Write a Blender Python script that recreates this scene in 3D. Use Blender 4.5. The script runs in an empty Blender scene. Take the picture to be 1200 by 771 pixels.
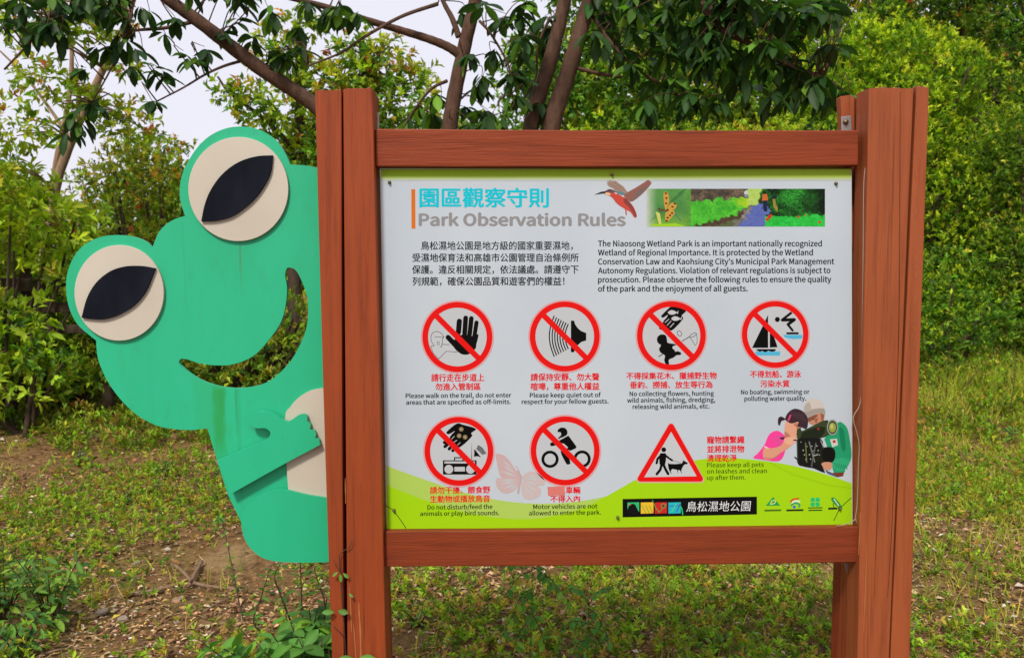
import bpy, bmesh, math, random
import numpy as np
from mathutils import Vector, Matrix
from mathutils.geometry import tessellate_polygon
random.seed(7); RNG = np.random.default_rng(11)
sc = bpy.context.scene; COL = sc.collection

# ------------------------------------------------------------------ camera, sky, sun, exposure
F = 1000.0; CX, CY = 600.0, 385.5; EYE = 1.55
PITCH, YAW, ROLL = math.radians(4.2), math.radians(1.3), math.radians(-0.39)
fw = np.array([math.sin(YAW)*math.cos(PITCH), math.cos(YAW)*math.cos(PITCH), -math.sin(PITCH)])
rt0 = np.array([math.cos(YAW), -math.sin(YAW), 0.0]); up0 = np.cross(rt0, fw)
RT = rt0*math.cos(ROLL)+up0*math.sin(ROLL); UP = up0*math.cos(ROLL)-rt0*math.sin(ROLL); FW = fw
cam = bpy.data.objects.new('camera', bpy.data.cameras.new('camera')); COL.objects.link(cam)
cam.data.lens = 30.0; cam.data.sensor_width = 36.0; cam.data.clip_start = 0.05; cam.data.clip_end = 900
M = Matrix(((RT[0], UP[0], -FW[0], 0), (RT[1], UP[1], -FW[1], 0), (RT[2], UP[2], -FW[2], EYE), (0, 0, 0, 1)))
cam.matrix_world = M; sc.camera = cam
cam.data.dof.use_dof = True; cam.data.dof.focus_distance = 2.17; cam.data.dof.aperture_fstop = 9.0

SUN_EL, SUN_AZ = math.radians(48), math.radians(200)      # azimuth clockwise from +Y
w = bpy.data.worlds.new('World'); sc.world = w; w.use_nodes = True
nt = w.node_tree; nt.nodes.clear()
out = nt.nodes.new('ShaderNodeOutputWorld'); bg = nt.nodes.new('ShaderNodeBackground')
sky = nt.nodes.new('ShaderNodeTexSky'); sky.sky_type = 'NISHITA'; sky.sun_disc = False
sky.sun_elevation = SUN_EL; sky.sun_rotation = SUN_AZ; sky.air_density = 1.0; sky.dust_density = 4.0; sky.ozone_density = 1.0
mx = nt.nodes.new('ShaderNodeMix'); mx.data_type = 'RGBA'; mx.inputs[0].default_value = 0.86
mx.inputs[7].default_value = (7.9, 7.75, 8.6, 1)            # thin white cloud over the whole sky
nt.links.new(sky.outputs[0], mx.inputs[6]); nt.links.new(mx.outputs[2], bg.inputs[0])
bg.inputs[1].default_value = 0.10; nt.links.new(bg.outputs[0], out.inputs[0])
sun = bpy.data.objects.new('sun', bpy.data.lights.new('sun', 'SUN')); COL.objects.link(sun)
sun.data.energy = 3.0; sun.data.angle = math.radians(9); sun.data.color = (1.0, 0.93, 0.82)
sd = Vector((math.sin(SUN_AZ)*math.cos(SUN_EL), math.cos(SUN_AZ)*math.cos(SUN_EL), math.sin(SUN_EL)))
sun.rotation_euler = sd.to_track_quat('Z', 'Y').to_euler()
sc.view_settings.view_transform = 'Standard'; sc.view_settings.look = 'None'
sc.view_settings.exposure = 0.28; sc.view_settings.gamma = 1.0

# ------------------------------------------------------------------ pixel of the photo -> point of the place
def at(px, py, Y):
    d = FW*F + RT*(px-CX) - UP*(py-CY); t = Y/d[1]
    return np.array([d[0]*t, Y, EYE+d[2]*t])
def gz(x, y):
    x = np.asarray(x, float); y = np.asarray(y, float)
    rise = 0.75*np.clip((y-5.5)/7.0, 0, 1.15)**1.3
    b = 0.025*np.sin(x*1.7+0.6*y)+0.02*np.sin(y*2.3-x*0.9)+0.012*np.sin(x*4.1+y*3.7)
    return rise + b*np.clip(40/(np.abs(x)+np.abs(y)+10), 0, 1)
def gr(px, py):
    z = 0.0
    for _ in range(6):
        d = FW*F + RT*(px-CX) - UP*(py-CY); t = (z-EYE)/d[2]
        z = float(gz(d[0]*t, d[1]*t))
    return np.array([d[0]*t, d[1]*t, z])
def s2l(c):
    r = []
    for v in c[:3]:
        v /= 255.0
        r.append(v/12.92 if v <= .04045 else ((v+.055)/1.055)**2.4)
    return (r[0], r[1], r[2], 1.0)

# ------------------------------------------------------------------ materials
def mat(name, col, rough=0.6, spec=0.4):
    m = bpy.data.materials.new(name); m.use_nodes = True
    b = m.node_tree.nodes['Principled BSDF']
    b.inputs['Base Color'].default_value = (*col[:3], 1); b.inputs['Roughness'].default_value = rough
    b.inputs['Specular IOR Level'].default_value = spec
    return m, m.node_tree, b
def node(t, k, **kw):
    n = t.nodes.new(k)
    for a, v in kw.items(): setattr(n, a, v)
    return n
def noise(t, scale, stretch=(1, 1, 1), detail=5, rough=0.6, off=0.0):
    tc = node(t, 'ShaderNodeTexCoord'); mp = node(t, 'ShaderNodeMapping'); n = node(t, 'ShaderNodeTexNoise')
    mp.inputs['Scale'].default_value = stretch; mp.inputs['Location'].default_value = (off, off*.7, off*.3)
    n.inputs['Scale'].default_value = scale; n.inputs['Detail'].default_value = detail; n.inputs['Roughness'].default_value = rough
    t.links.new(tc.outputs['Object'], mp.inputs[0]); t.links.new(mp.outputs[0], n.inputs['Vector'])
    return n.outputs['Fac']
def ramp(t, fac, stops):
    r = node(t, 'ShaderNodeValToRGB'); e = r.color_ramp.elements
    while len(e) < len(stops): e.new(0.5)
    for i, (p, c) in enumerate(stops):
        e[i].position = p; e[i].color = (*c[:3], 1) if hasattr(c, '__len__') else (c, c, c, 1)
    t.links.new(fac, r.inputs[0]); return r.outputs[0]
def mixc(t, fac, a, b, mode='MIX'):
    m = node(t, 'ShaderNodeMix', data_type='RGBA', blend_type=mode)
    for i, v in ((0, fac), (6, a), (7, b)):
        if hasattr(v, 'links'): t.links.new(v, m.inputs[i])
        elif i == 0: m.inputs[0].default_value = v
        else: m.inputs[i].default_value = (*v[:3], 1)
    return m.outputs[2]
def bump(t, b, h, strength=0.3, dist=0.01):
    n = node(t, 'ShaderNodeBump'); n.inputs['Strength'].default_value = strength; n.inputs['Distance'].default_value = dist
    t.links.new(h, n.inputs['Height']); t.links.new(n.outputs[0], b.inputs['Normal'])

def wood_mat(name, horiz, off, dark=1.0, sat=(0.40, 0.092, 0.027)):
    m, t, b = mat(name, (0.36, 0.08, 0.03), 0.5, 0.22)
    sat = tuple(v*(0.62 if horiz else 0.74) for v in sat)
    st = (0.06, 1, 1) if horiz else (1, 1, 0.06)
    g = noise(t, 55, st, 6, 0.65, off); big = noise(t, 3.5, (1, 1, 0.5), 4, 0.6, off+5)
    base = tuple(v*dark for v in sat); lo = tuple(v*0.66*dark for v in sat); hi = (sat[0]*1.12*dark, sat[1]*1.22*dark, sat[2]*1.25*dark)
    c = ramp(t, g, [(0.28, lo), (0.5, base), (0.78, hi)])
    lines = noise(t, 110, (0.03, 1, 1) if horiz else (1, 1, 0.02), 4, 0.7, off+4)
    c = mixc(t, ramp(t, lines, [(0.30, 0.75), (0.44, 0.0)]), c, tuple(v*0.42 for v in base))
    kn = noise(t, 7, (0.5, 1, 1) if horiz else (1, 1, 0.5), 2, 0.5, off+11)
    c = mixc(t, ramp(t, kn, [(0.70, 0.0), (0.80, 0.55)]), c, tuple(v*0.45 for v in base))
    c = mixc(t, ramp(t, big, [(0.45, 0.0), (0.8, 0.5)]), c, tuple(v*0.7 for v in base))
    fine = noise(t, 190, (0.05, 1, 1) if horiz else (1, 1, 0.05), 3, 0.7, off+9)
    wear = noise(t, 30, (0.12, 1, 1) if horiz else (1, 1, 0.05), 6, 0.75, off+2)
    c = mixc(t, ramp(t, wear, [(0.68, 0.0), (0.78, 0.4)]), c, (0.40, 0.14, 0.05))
    blot = noise(t, 14, (1, 1, 1), 6, 0.8, off+7)
    c = mixc(t, ramp(t, blot, [(0.62, 0.0), (0.85, 0.4)]), c, (0.075, 0.02, 0.012))
    t.links.new(c, b.inputs['Base Color'])
    hh = mixc(t, 0.5, g, fine)
    bump(t, b, hh, 0.6, 0.004)
    t.links.new(ramp(t, g, [(0.3, 0.62), (0.7, 0.42)]), b.inputs['Roughness'])
    return m
WOOD_V = [wood_mat('painted_wood_upright_%s' % k, False, i*3.1, d, s) for i, (k, d, s) in enumerate(
    [('red', 1.0, (0.35, 0.066, 0.018)), ('plain', 1.0, (0.35, 0.074, 0.022)), ('pale', 1.06, (0.37, 0.092, 0.030)), ('deep', 0.8, (0.34, 0.058, 0.018))])]
WOOD_H = [wood_mat('painted_wood_rail_a', True, 1.3, 1.0, (0.35, 0.060, 0.016)), wood_mat('painted_wood_rail_b', True, 8.3, 0.95, (0.34, 0.060, 0.018))]
ENDG, t_, b_ = mat('rough_cut_wood_top', (0.22, 0.05, 0.025), 0.85)
bump(t_, b_, noise(t_, 120, (1, 1, 1), 4), 0.8, 0.006)

def frog_green(streaked=False):
    m, t, b = mat('streaked_green_paint' if streaked else 'green_board_paint', (0.03, 0.47, 0.24), 0.42, 0.4)
    big = noise(t, 2.2, (1, 1, 0.35), 5, 0.65, 2)
    c = ramp(t, big, [(0.3, (0.012, 0.36, 0.175)), (0.6, (0.017, 0.42, 0.22)), (0.85, (0.026, 0.46, 0.255))])
    st = noise(t, 9, (1, 1, 0.02), 3, 0.5, 3)
    c = mixc(t, ramp(t, st, [(0.57, 0.0), (0.70, 0.5)]), c, (0.012, 0.31, 0.13))
    dirt = noise(t, 28, (1, 1, 0.5), 7, 0.8, 6)
    c = mixc(t, ramp(t, dirt, [(0.56, 0.0), (0.8, 0.45)]), c, (0.03, 0.22, 0.10))
    if streaked:                                  # algae washed down from the corner of the mouth, thin runs under the eye
        def run(px, y0, y1, wpx, colr, amt):
            nonlocal c
            a0, a1 = at(px, y0, 2.172), at(px, y1, 2.172); W = wpx*2.17/F
            tc = node(t, 'ShaderNodeTexCoord'); sp = node(t, 'ShaderNodeSeparateXYZ'); t.links.new(tc.outputs['Object'], sp.inputs[0])
            def mth(op, x, y=0.0, clamp=False):
                n = node(t, 'ShaderNodeMath', operation=op); n.use_clamp = clamp
                for i, v in enumerate((x, y)):
                    if hasattr(v, 'links'): t.links.new(v, n.inputs[i])
                    else: n.inputs[i].default_value = v
                return n.outputs[0]
            wob = mth('MULTIPLY', mth('SUBTRACT', noise(t, 14, (1, 1, .5), 4, .6, px), .5), W*1.2)
            dx = mth('ABSOLUTE', mth('SUBTRACT', mth('ADD', sp.outputs['X'], wob), float(a0[0]+a1[0])/2))
            mk = mth('SUBTRACT', 1.0, mth('DIVIDE', dx, W*.5), True); mk = mth('MULTIPLY', mk, 2.2, True)
            zt = mth('MULTIPLY', mth('SUBTRACT', float(a0[2]), sp.outputs['Z']), 60.0, True); zb = mth('MULTIPLY', mth('SUBTRACT', sp.outputs['Z'], float(a1[2])), 12.0, True)
            mk = mth('MULTIPLY', mth('MULTIPLY', mk, zt), mth('MULTIPLY', zb, amt)); mk = mth('MULTIPLY', mk, ramp(t, noise(t, 60, (1, 1, .06), 4, .6, px), [(.3, .55), (.6, 1.0)]))
            c = mixc(t, mk, c, colr)
        run(257.5, 450, 548, 19, (0.012, 0.27, 0.045), .95); run(250, 440, 545, 44, (0.02, 0.34, 0.13), .5); run(281, 452, 600, 5, (0.015, 0.30, 0.12), .6); run(277, 450, 520, 3, (0.02, 0.2, 0.07), .5)
        run(282, 282, 345, 3, (0.05, 0.22, 0.08), .7); run(216, 255, 380, 2.2, (0.02, 0.32, 0.15), .7); run(143, 405, 470, 10, (0.02, 0.36, 0.17), .45)
    t.links.new(c, b.inputs['Base Color'])
    bump(t, b, noise(t, 60, (1, 1, 0.3), 4), 0.06, 0.002)
    return m
FROG = frog_green(); FROG_BODY = frog_green(True)
STREAK, t_, b_ = mat('algae_streak', (0.012, 0.29, 0.055), 0.55)
t_.links.new(ramp(t_, noise(t_, 24, (1, 1, 0.05), 5), [(0.35, (0.016, 0.36, 0.10)), (0.7, (0.024, 0.43, 0.19))]), b_.inputs['Base Color'])
CREAM, t_, b_ = mat('cream_board_paint', (0.60, 0.54, 0.42), 0.5)
c_ = ramp(t_, noise(t_, 3, (1, 1, 0.8), 3, 0.5, 4), [(0.3, (0.44, 0.40, 0.325)), (0.6, (0.50, 0.46, 0.385)), (0.9, (0.53, 0.49, 0.42))])
c_ = mixc(t_, ramp(t_, noise(t_, 40, (1, 1, 0.15), 6, 0.8, 1), [(0.62, 0), (0.85, 0.45)]), c_, (0.33, 0.27, 0.17))
t_.links.new(c_, b_.inputs['Base Color'])
BLACK, t_, b_ = mat('black_board_paint', (0.006, 0.007, 0.012), 0.75, 0.05)
t_.links.new(ramp(t_, noise(t_, 12, (1, 1, 0.4), 5), [(0.3, (0.004, 0.005, 0.009)), (0.8, (0.013, 0.015, 0.024))]), b_.inputs['Base Color'])

def attr_mat(name, rough=0.5, spec=0.4, transl=0.0, coat=0.0, bumps=0.0, noisy=0.0):
    m, t, b = mat(name, (1, 1, 1), rough, spec)
    a = node(t, 'ShaderNodeAttribute', attribute_name='tint')
    c = a.outputs['Color']
    if noisy:
        c = mixc(t, ramp(t, noise(t, noisy, (1, 1, 1), 4), [(0.3, 0.0), (0.75, 0.45)]), c, (0.5, 0.5, 0.5), 'MULTIPLY')
    t.links.new(c, b.inputs['Base Color'])
    if coat: b.inputs['Coat Weight'].default_value = coat; b.inputs['Coat Roughness'].default_value = 0.06
    if transl:
        tr = node(t, 'ShaderNodeBsdfTranslucent'); mxs = node(t, 'ShaderNodeMixShader'); mxs.inputs[0].default_value = transl
        br = mixc(t, 1.0, c, (1.25, 1.45, 0.6), 'MULTIPLY')
        t.links.new(br, tr.inputs[0]); o = t.nodes['Material Output']
        t.links.new(b.outputs[0], mxs.inputs[1]); t.links.new(tr.outputs[0], mxs.inputs[2]); t.links.new(mxs.outputs[0], o.inputs[0])
    return m
LEAF = attr_mat('leaf_surface', 0.55, 0.25, 0.38)
GLOSSY_LEAF = attr_mat('waxy_leaf_surface', 0.5, 0.22, 0.32)
LITTER = attr_mat('dry_litter', 0.8, 0.2)
PRINT = attr_mat('sign_print', 0.4, 0.12)
def bark(name, a, b2, sc_=30):
    m, t, b = mat(name, a, 0.8, 0.2)
    c = ramp(t, noise(t, sc_, (1, 1, 0.35), 6, 0.7), [(0.3, a), (0.7, b2)])
    c = mixc(t, ramp(t, noise(t, 6, (1, 1, 1), 4), [(0.5, 0), (0.8, 0.5)]), c, tuple(v*0.5 for v in a))
    t.links.new(c, b.inputs['Base Color']); bump(t, b, noise(t, sc_*1.5, (1, 1, 2.5), 6, 0.7), 0.6, 0.01)
    return m
BARK_RED = bark('reddish_bark', (0.055, 0.027, 0.018), (0.135, 0.075, 0.048))
BARK_PALE = bark('pale_bark', (0.20, 0.125, 0.075), (0.34, 0.23, 0.15))
BARK_DARK = bark('dark_bark', (0.035, 0.022, 0.014), (0.09, 0.06, 0.04))
DEADWOOD = bark('dead_stick', (0.15, 0.09, 0.055), (0.30, 0.2, 0.13), 60)
METAL, t_, b_ = mat('galvanised_steel', (0.42, 0.43, 0.43), 0.4); b_.inputs['Metallic'].default_value = 0.8
BRASS, t_, b_ = mat('tarnished_bolt', (0.16, 0.11, 0.06), 0.45); b_.inputs['Metallic'].default_value = 0.7
ACRYL, t_, b_ = mat('cracked_clear_edge', (0.30, 0.22, 0.17), 0.2)

# ------------------------------------------------------------------ object helpers
def tag(o, label=None, cat=None, group=None, kind=None):
    if label: o['label'] = label
    if cat: o['category'] = cat
    if group: o['group'] = group
    if kind: o['kind'] = kind
    return o
def link(name, me, parent=None):
    o = bpy.data.objects.new(name, me); COL.objects.link(o)
    if parent is not None:
        o.parent = parent
        o.matrix_parent_inverse = Matrix.Translation(-parent_world(parent))
    return o
def parent_world(p):
    v = Vector(p.location)
    q = p
    if q.parent is not None: return Vector((0, 0, 0)) if q.type == 'MESH' else v + parent_world(q.parent)
    return v
def empty(name, loc, label, cat, group=None):
    o = bpy.data.objects.new(name, None); COL.objects.link(o); o.location = tuple(float(v) for v in loc); o.empty_display_size = 0.1
    return tag(o, label, cat, group)
def mesh(name, V, Fc, mats, smooth=False, tint=None, idx=None):
    me = bpy.data.meshes.new(name); me.from_pydata([tuple(map(float, v)) for v in V], [], [tuple(f) for f in Fc])
    for m in (mats if isinstance(mats, (list, tuple)) else [mats]): me.materials.append(m)
    if idx is not None: me.polygons.foreach_set('material_index', idx)
    if smooth: me.polygons.foreach_set('use_smooth', [True]*len(me.polygons))
    if tint is not None:
        a = me.color_attributes.new('tint', 'FLOAT_COLOR', 'POINT'); a.data.foreach_set('color', np.asarray(tint, np.float32).reshape(-1))
    me.update(); return me
def np_mesh(name, V, Fc, m, tint=None, smooth=False):
    me = bpy.data.meshes.new(name); nv, (nf, k) = len(V), Fc.shape
    me.vertices.add(nv); me.vertices.foreach_set('co', V.astype(np.float32).reshape(-1))
    me.loops.add(nf*k); me.loops.foreach_set('vertex_index', Fc.astype(np.int32).reshape(-1))
    me.polygons.add(nf); me.polygons.foreach_set('loop_start', np.arange(0, nf*k, k, dtype=np.int32))
    try: me.polygons.foreach_set('loop_total', np.full(nf, k, np.int32))
    except Exception: pass
    if smooth: me.polygons.foreach_set('use_smooth', np.ones(nf, bool))
    me.materials.append(m)
    if tint is not None:
        a = me.color_attributes.new('tint', 'FLOAT_COLOR', 'POINT'); a.data.foreach_set('color', tint.astype(np.float32).reshape(-1))
    me.update(calc_edges=True); return me
def catmull(p, n=6):
    p = np.asarray(p, float); q = np.vstack([2*p[0]-p[1], p, 2*p[-1]-p[-2]]); r = []
    for i in range(1, len(q)-2):
        for k in range(n):
            t = k/n; a, b, c, d = q[i-1], q[i], q[i+1], q[i+2]
            r.append(.5*((2*b)+(-a+c)*t+(2*a-5*b+4*c-d)*t*t+(-a+3*b-3*c+d)*t**3))
    r.append(p[-1]); return np.array(r)
class Tubes:
    def __init__(s): s.V, s.F = [], []; s.n = 0
    def add(s, pts, r0, r1, k=8, sm=5, wob=0.0):
        P = catmull(pts, sm) if sm > 1 and len(pts) > 1 else np.asarray(pts, float)
        N = len(P); T = np.gradient(P, axis=0); T /= np.linalg.norm(T, axis=1)[:, None]+1e-9
        ref = np.array([0.0, 1.0, 0.0]) if abs(T[0][1]) < .9 else np.array([1.0, 0, 0])
        base = s.n
        for i in range(N):
            u = np.cross(T[i], ref); u /= np.linalg.norm(u)+1e-9; v = np.cross(T[i], u)
            r = r0+(r1-r0)*i/(N-1)
            if wob: r *= 1+wob*math.sin(i*2.1+base)
            for j in range(k):
                a = 2*math.pi*j/k; s.V.append(P[i]+r*(math.cos(a)*u+math.sin(a)*v))
        for i in range(N-1):
            for j in range(k):
                s.F.append((base+i*k+j, base+i*k+(j+1) % k, base+(i+1)*k+(j+1) % k, base+(i+1)*k+j))
        s.F.append(tuple(base+j for j in range(k))[::-1]); s.F.append(tuple(base+(N-1)*k+j for j in range(k)))
        s.n += N*k; return P
    def build(s, name, m, parent, kind=None):
        o = link(name, mesh(name, s.V, s.F, m, True), parent)
        if kind: o['kind'] = kind
        return o

def prism(loops, y0, y1, bev=0.0):
    """solid plate from px loops mapped on plane y0 (front) with its back at y1; loops are Nx2 world (x,z)"""
    V, Fc = [], []
    tri = tessellate_polygon([[Vector((p[0], p[1], 0)) for p in L] for L in loops])
    allp = [p for L in loops for p in L]; n = len(allp)
    V = [(p[0], y0, p[1]) for p in allp]+[(p[0], y1, p[1]) for p in allp]
    for t in tri:
        a, b, c = [allp[i] for i in t]
        ar = (b[0]-a[0])*(c[1]-a[1])-(b[1]-a[1])*(c[0]-a[0])
        t = tuple(t) if ar > 0 else tuple(t[::-1])           # front faces look to -Y
        Fc.append(t); Fc.append(tuple(i+n for i in t[::-1]))
    o = 0
    for L in loops:
        k = len(L)
        for i in range(k): Fc.append((o+i, o+(i+1) % k, n+o+(i+1) % k, n+o+i))
        o += k
    return V, Fc
def px_loop(pts, Y, off=(0, 0), s=1.0):
    r = []
    for p in pts:
        w_ = at(off[0]+p[0]/s, off[1]+p[1]/s, Y); r.append((w_[0], w_[2]))
    return r
def closed(pts, n=5, corners=()):
    """smooth closed loop; indices in corners stay sharp"""
    p = np.asarray(pts, float); N = len(p); r = []
    for i in range(N):
        a, b, c, d = p[i-1], p[i], p[(i+1) % N], p[(i+2) % N]
        if i in corners: a = 2*b-c
        if (i+1) % N in corners: d = 2*c-b
        for k in range(n):
            t = k/n; r.append(.5*((2*b)+(-a+c)*t+(2*a-5*b+4*c-d)*t*t+(-a+3*b-3*c+d)*t**3))
    return np.array(r)
def fix_normals(me):
    bm = bmesh.new(); bm.from_mesh(me); bmesh.ops.recalc_face_normals(bm, faces=bm.faces); bm.to_mesh(me); bm.free()
def bevelled(o, wd=0.002, seg=2, ang=40):
    m = o.modifiers.new('edge', 'BEVEL'); m.width = wd; m.segments = seg; m.limit_method = 'ANGLE'; m.angle_limit = math.radians(ang)
    return o

# ------------------------------------------------------------------ the ground
def ground():
    u = np.linspace(-1, 1, 241)
    xs = np.sinh(u*4.2)/math.sinh(4.2)*170; ys = 6+np.sinh(u*4.2)/math.sinh(4.2)*200
    X, Y = np.meshgrid(xs, ys); Z = gz(X, Y)+0.015*np.sin(X*9+np.sin(Y*7)*2)*np.exp(-((Y-5)/9)**2)
    V = np.stack([X, Y, Z], -1).reshape(-1, 3); n = 241
    I = np.arange(n*n).reshape(n, n); Fc = np.stack([I[:-1, :-1], I[:-1, 1:], I[1:, 1:], I[1:, :-1]], -1).reshape(-1, 4)
    m, t, b = mat('litter_and_soil', (0.1, 0.06, 0.03), 0.9, 0.1)
    c = ramp(t, noise(t, 22, (1, 1, 1), 8, 0.75), [(0.3, (0.07, 0.035, 0.014)), (0.5, (0.22, 0.125, 0.052)), (0.66, (0.34, 0.21, 0.10)), (0.8, (0.46, 0.33, 0.19))])
    g = ramp(t, noise(t, 1.3, (1, 1, 1), 5, 0.6, 3), [(0.5, 0.0), (0.68, 0.4)])
    c = mixc(t, g, c, (0.15, 0.16, 0.025))
    # bare sandy patch
    sp = gr(268, 655); tc = node(t, 'ShaderNodeTexCoord'); mp = node(t, 'ShaderNodeMapping'); ln = node(t, 'ShaderNodeVectorMath', operation='LENGTH')
    mp.vector_type = 'TEXTURE'; mp.inputs['Location'].default_value = (sp[0], sp[1], sp[2]); mp.inputs['Scale'].default_value = (0.33, 0.42, 0.6)
    t.links.new(tc.outputs['Object'], mp.inputs[0]); t.links.new(mp.outputs[0], ln.inputs[0])
    ad = node(t, 'ShaderNodeMath', operation='ADD'); t.links.new(ln.outputs['Value'], ad.inputs[0]); t.links.new(noise(t, 5, (1, 1, 1), 5), ad.inputs[1])
    c = mixc(t, ramp(t, ad.outputs[0], [(0.85, 1.0), (1.0, 0.0)]), c, ramp(t, noise(t, 40, (1, 1, 1), 6), [(0.3, (0.24, 0.15, 0.065)), (0.8, (0.42, 0.29, 0.14))]))
    t.links.new(c, b.inputs['Base Color']); bump(t, b, noise(t, 60, (1, 1, 1), 8, 0.8), 0.9, 0.02)
    o = link('ground', np_mesh('ground', V, Fc, m, None, True)); o['kind'] = 'structure'
ground()

# ------------------------------------------------------------------ the notice board
YF, YR, YP, YB = 2.10, 2.118, 2.140, 2.178
base = at(730, 700, YF)
board_root = empty('notice_board', (base[0], YF+.05, 0), 'park rules board in red-brown wooden frame on two posts, printed in Chinese and English', 'notice board')
def plank(name, tl, tr, bl, br, Y, depth, m, parent, rough_top=True, nseg=14, bev=0.003, warp=0.0):
    """upright board: pixel corners at its top and at a low row; carried on down into the ground"""
    A, B = at(*tl, Y), at(*tr, Y); C, D = at(*bl, Y), at(*br, Y)
    def ext(a, c): k = (a[2]+0.1)/(a[2]-c[2]); return a+(c-a)*k
    C, D = ext(A, C), ext(B, D)
    V, Fc, idx = [], [], []
    for i in range(nseg+1):
        s = i/nseg; l = A+(C-A)*s; r = B+(D-B)*s; dy = warp*math.sin(s*math.pi)
        for p, y in ((l, Y), (r, Y), (r, Y+depth), (l, Y+depth)): V.append((p[0]+dy, y, p[2]))
    for i in range(nseg):
        a = i*4
        for j in range(4): Fc.append((a+j, a+4+j, a+4+(j+1) % 4, a+(j+1) % 4)); idx.append(0)
    # uneven sawn top
    nx, ny = 8, 8; o = len(V); zt = [[0]*(ny+1) for _ in range(nx+1)]
    for i in range(nx+1):
        for j in range(ny+1):
            s, t = i/nx, j/ny; edge = i in (0, nx) or j in (0, ny)
            x = A[0]+(B[0]-A[0])*s; z = A[2]+(B[2]-A[2])*s
            V.append((x, Y+depth*t, z+(0 if edge else random.uniform(0.0, 0.006 if rough_top else 0.002))))
    for i in range(nx):
        for j in range(ny):
            a = o+i*(ny+1)+j; Fc.append((a, a+ny+1, a+ny+2, a+1)); idx.append(1)
    Fc.append((nseg*4, nseg*4+3, nseg*4+2, nseg*4+1)); idx.append(0)
    me = mesh(name, V, Fc, [m, ENDG], False, None, idx); fix_normals(me)
    ob = link(name, me, parent); 
    return bevelled(ob, bev, 2, 60)
def cpost(px): 
    e = bpy.data.objects.new('post', None); COL.objects.link(e); e.empty_display_size = 0.05
    p = at(px, 700, YF); e.parent = board_root; w_ = Vector((p[0], YF+.08, 0)); e.location = w_-Vector(board_root.location)
    return e
lp = cpost(420)
plank('board', (369, 106), (400.3, 106), (390.6, 771), (404.8, 771), YF, .085, WOOD_V[0], lp, warp=-0.004)
plank('board', (402, 104.5), (436.5, 104), (407, 771), (452.5, 771), YF-.002, .085, WOOD_V[0], lp)
plank('board', (378, 110), (439.5, 110), (395, 771), (456, 771), YF+.10, .075, WOOD_V[3], lp)
rp = cpost(1045)
plank('board', (1018.5, 103.5), (1071, 104), (1005, 771), (1042, 771), YF, .075, WOOD_V[2], rp)
plank('board', (1074.2, 102), (1089, 103), (1043.5, 771), (1066, 771), YF+.001, .085, WOOD_V[2], rp)
plank('board', (1008.5, 113), (1040, 113), (993, 771), (1030, 771), YF+.085, .06, WOOD_V[1], rp)
plank('board', (1002, 115), (1036, 115), (981.5, 771), (1018, 771), YF+.152, .05, WOOD_V[3], rp)
def crack(pts, Y, wpx, parent, name='crack'):
    """a dark groove in the paint: a narrow strip of shadowed raw wood"""
    L = [];R_ = []
    P = catmull(pts, 4)
    for i, p in enumerate(P):
        wv = wpx*(0.5+0.5*math.sin(math.pi*(i+.5)/len(P)))*random.uniform(.6, 1.1)
        L.append(at(p[0]-wv/2, p[1], Y)); R_.append(at(p[0]+wv/2, p[1], Y))
    n = len(L); V = L+R_; Fc = [(i, i+1, n+i+1, n+i) for i in range(n-1)]
    o = link(name, mesh(name, V, Fc, CRACK), parent); return o
CRACK, t_, b_ = mat('open_crack', (0.035, 0.012, 0.007), 0.9, 0.05)
WORN, t_, b_ = mat('worn_bare_wood', (0.34, 0.125, 0.045), 0.7, 0.2)
crack([(1055, 108), (1054.5, 250), (1053, 400), (1047.5, 560), (1044, 640), (1040, 700)], YF-.0008, 0.8, rp)
crack([(1024.5, 700), (1026.5, 640), (1030, 560), (1034, 520)], YF-.0008, 0.6, rp)
def seam_wear(pts, Y, wpx, parent):
    for i in range(len(pts)-1):
        a, b2 = np.array(pts[i], float), np.array(pts[i+1], float)
        n = int(abs(b2[1]-a[1])/9)
        for k in range(n):
            if random.random() < .5:
                p = a+(b2-a)*k/n; q = a+(b2-a)*(k+random.uniform(.4, 1.0))/n; yield p, q
def wear_mesh(segs, Y, wpx, parent):
    V, Fc = [], []
    for p, q in segs:
        h = wpx*random.uniform(.3, 1); o = len(V)
        V += [at(p[0]-h/2, p[1], Y), at(p[0]+h/2*.4, p[1]+1, Y), at(q[0]+h/2, q[1], Y), at(q[0]-h/2*.4, q[1]-1, Y)]; Fc.append((o, o+1, o+2, o+3))
    o = link('paint_wear', mesh('paint_wear', V, Fc, WORN), parent); o['kind'] = 'stuff'
wear_mesh(list(seam_wear([(1074.8, 110), (1073, 300), (1069, 500), (1061, 620), (1046, 765)], YF, 1.6, rp)), YF-.0012, 1.3, rp)
def wear_line(pts, Y, wpx, parent):
    o = crack(pts, Y, wpx, parent, 'paint_wear'); o.data.materials[0] = WORN
wear_line([(420.5, 706), (421, 720), (422.3, 740), (423, 768), (425, 800)], YF-.0032, 2.2, lp)
wear_line([(409.5, 688), (411, 712), (412, 740)], YF-.0032, 1.4, lp); wear_line([(414, 730), (416, 752), (418, 790)], YF-.0032, 1.6, lp); wear_line([(404.5, 560), (405, 590)], YF-.0032, 1.0, lp)
wear_line([(1008, 600), (1007.5, 625), (1006, 650)], YF-.0011, 1.2, rp); wear_line([(1016, 640), (1014, 690), (1012, 740)], YF-.0011, 1.2, rp)

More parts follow.
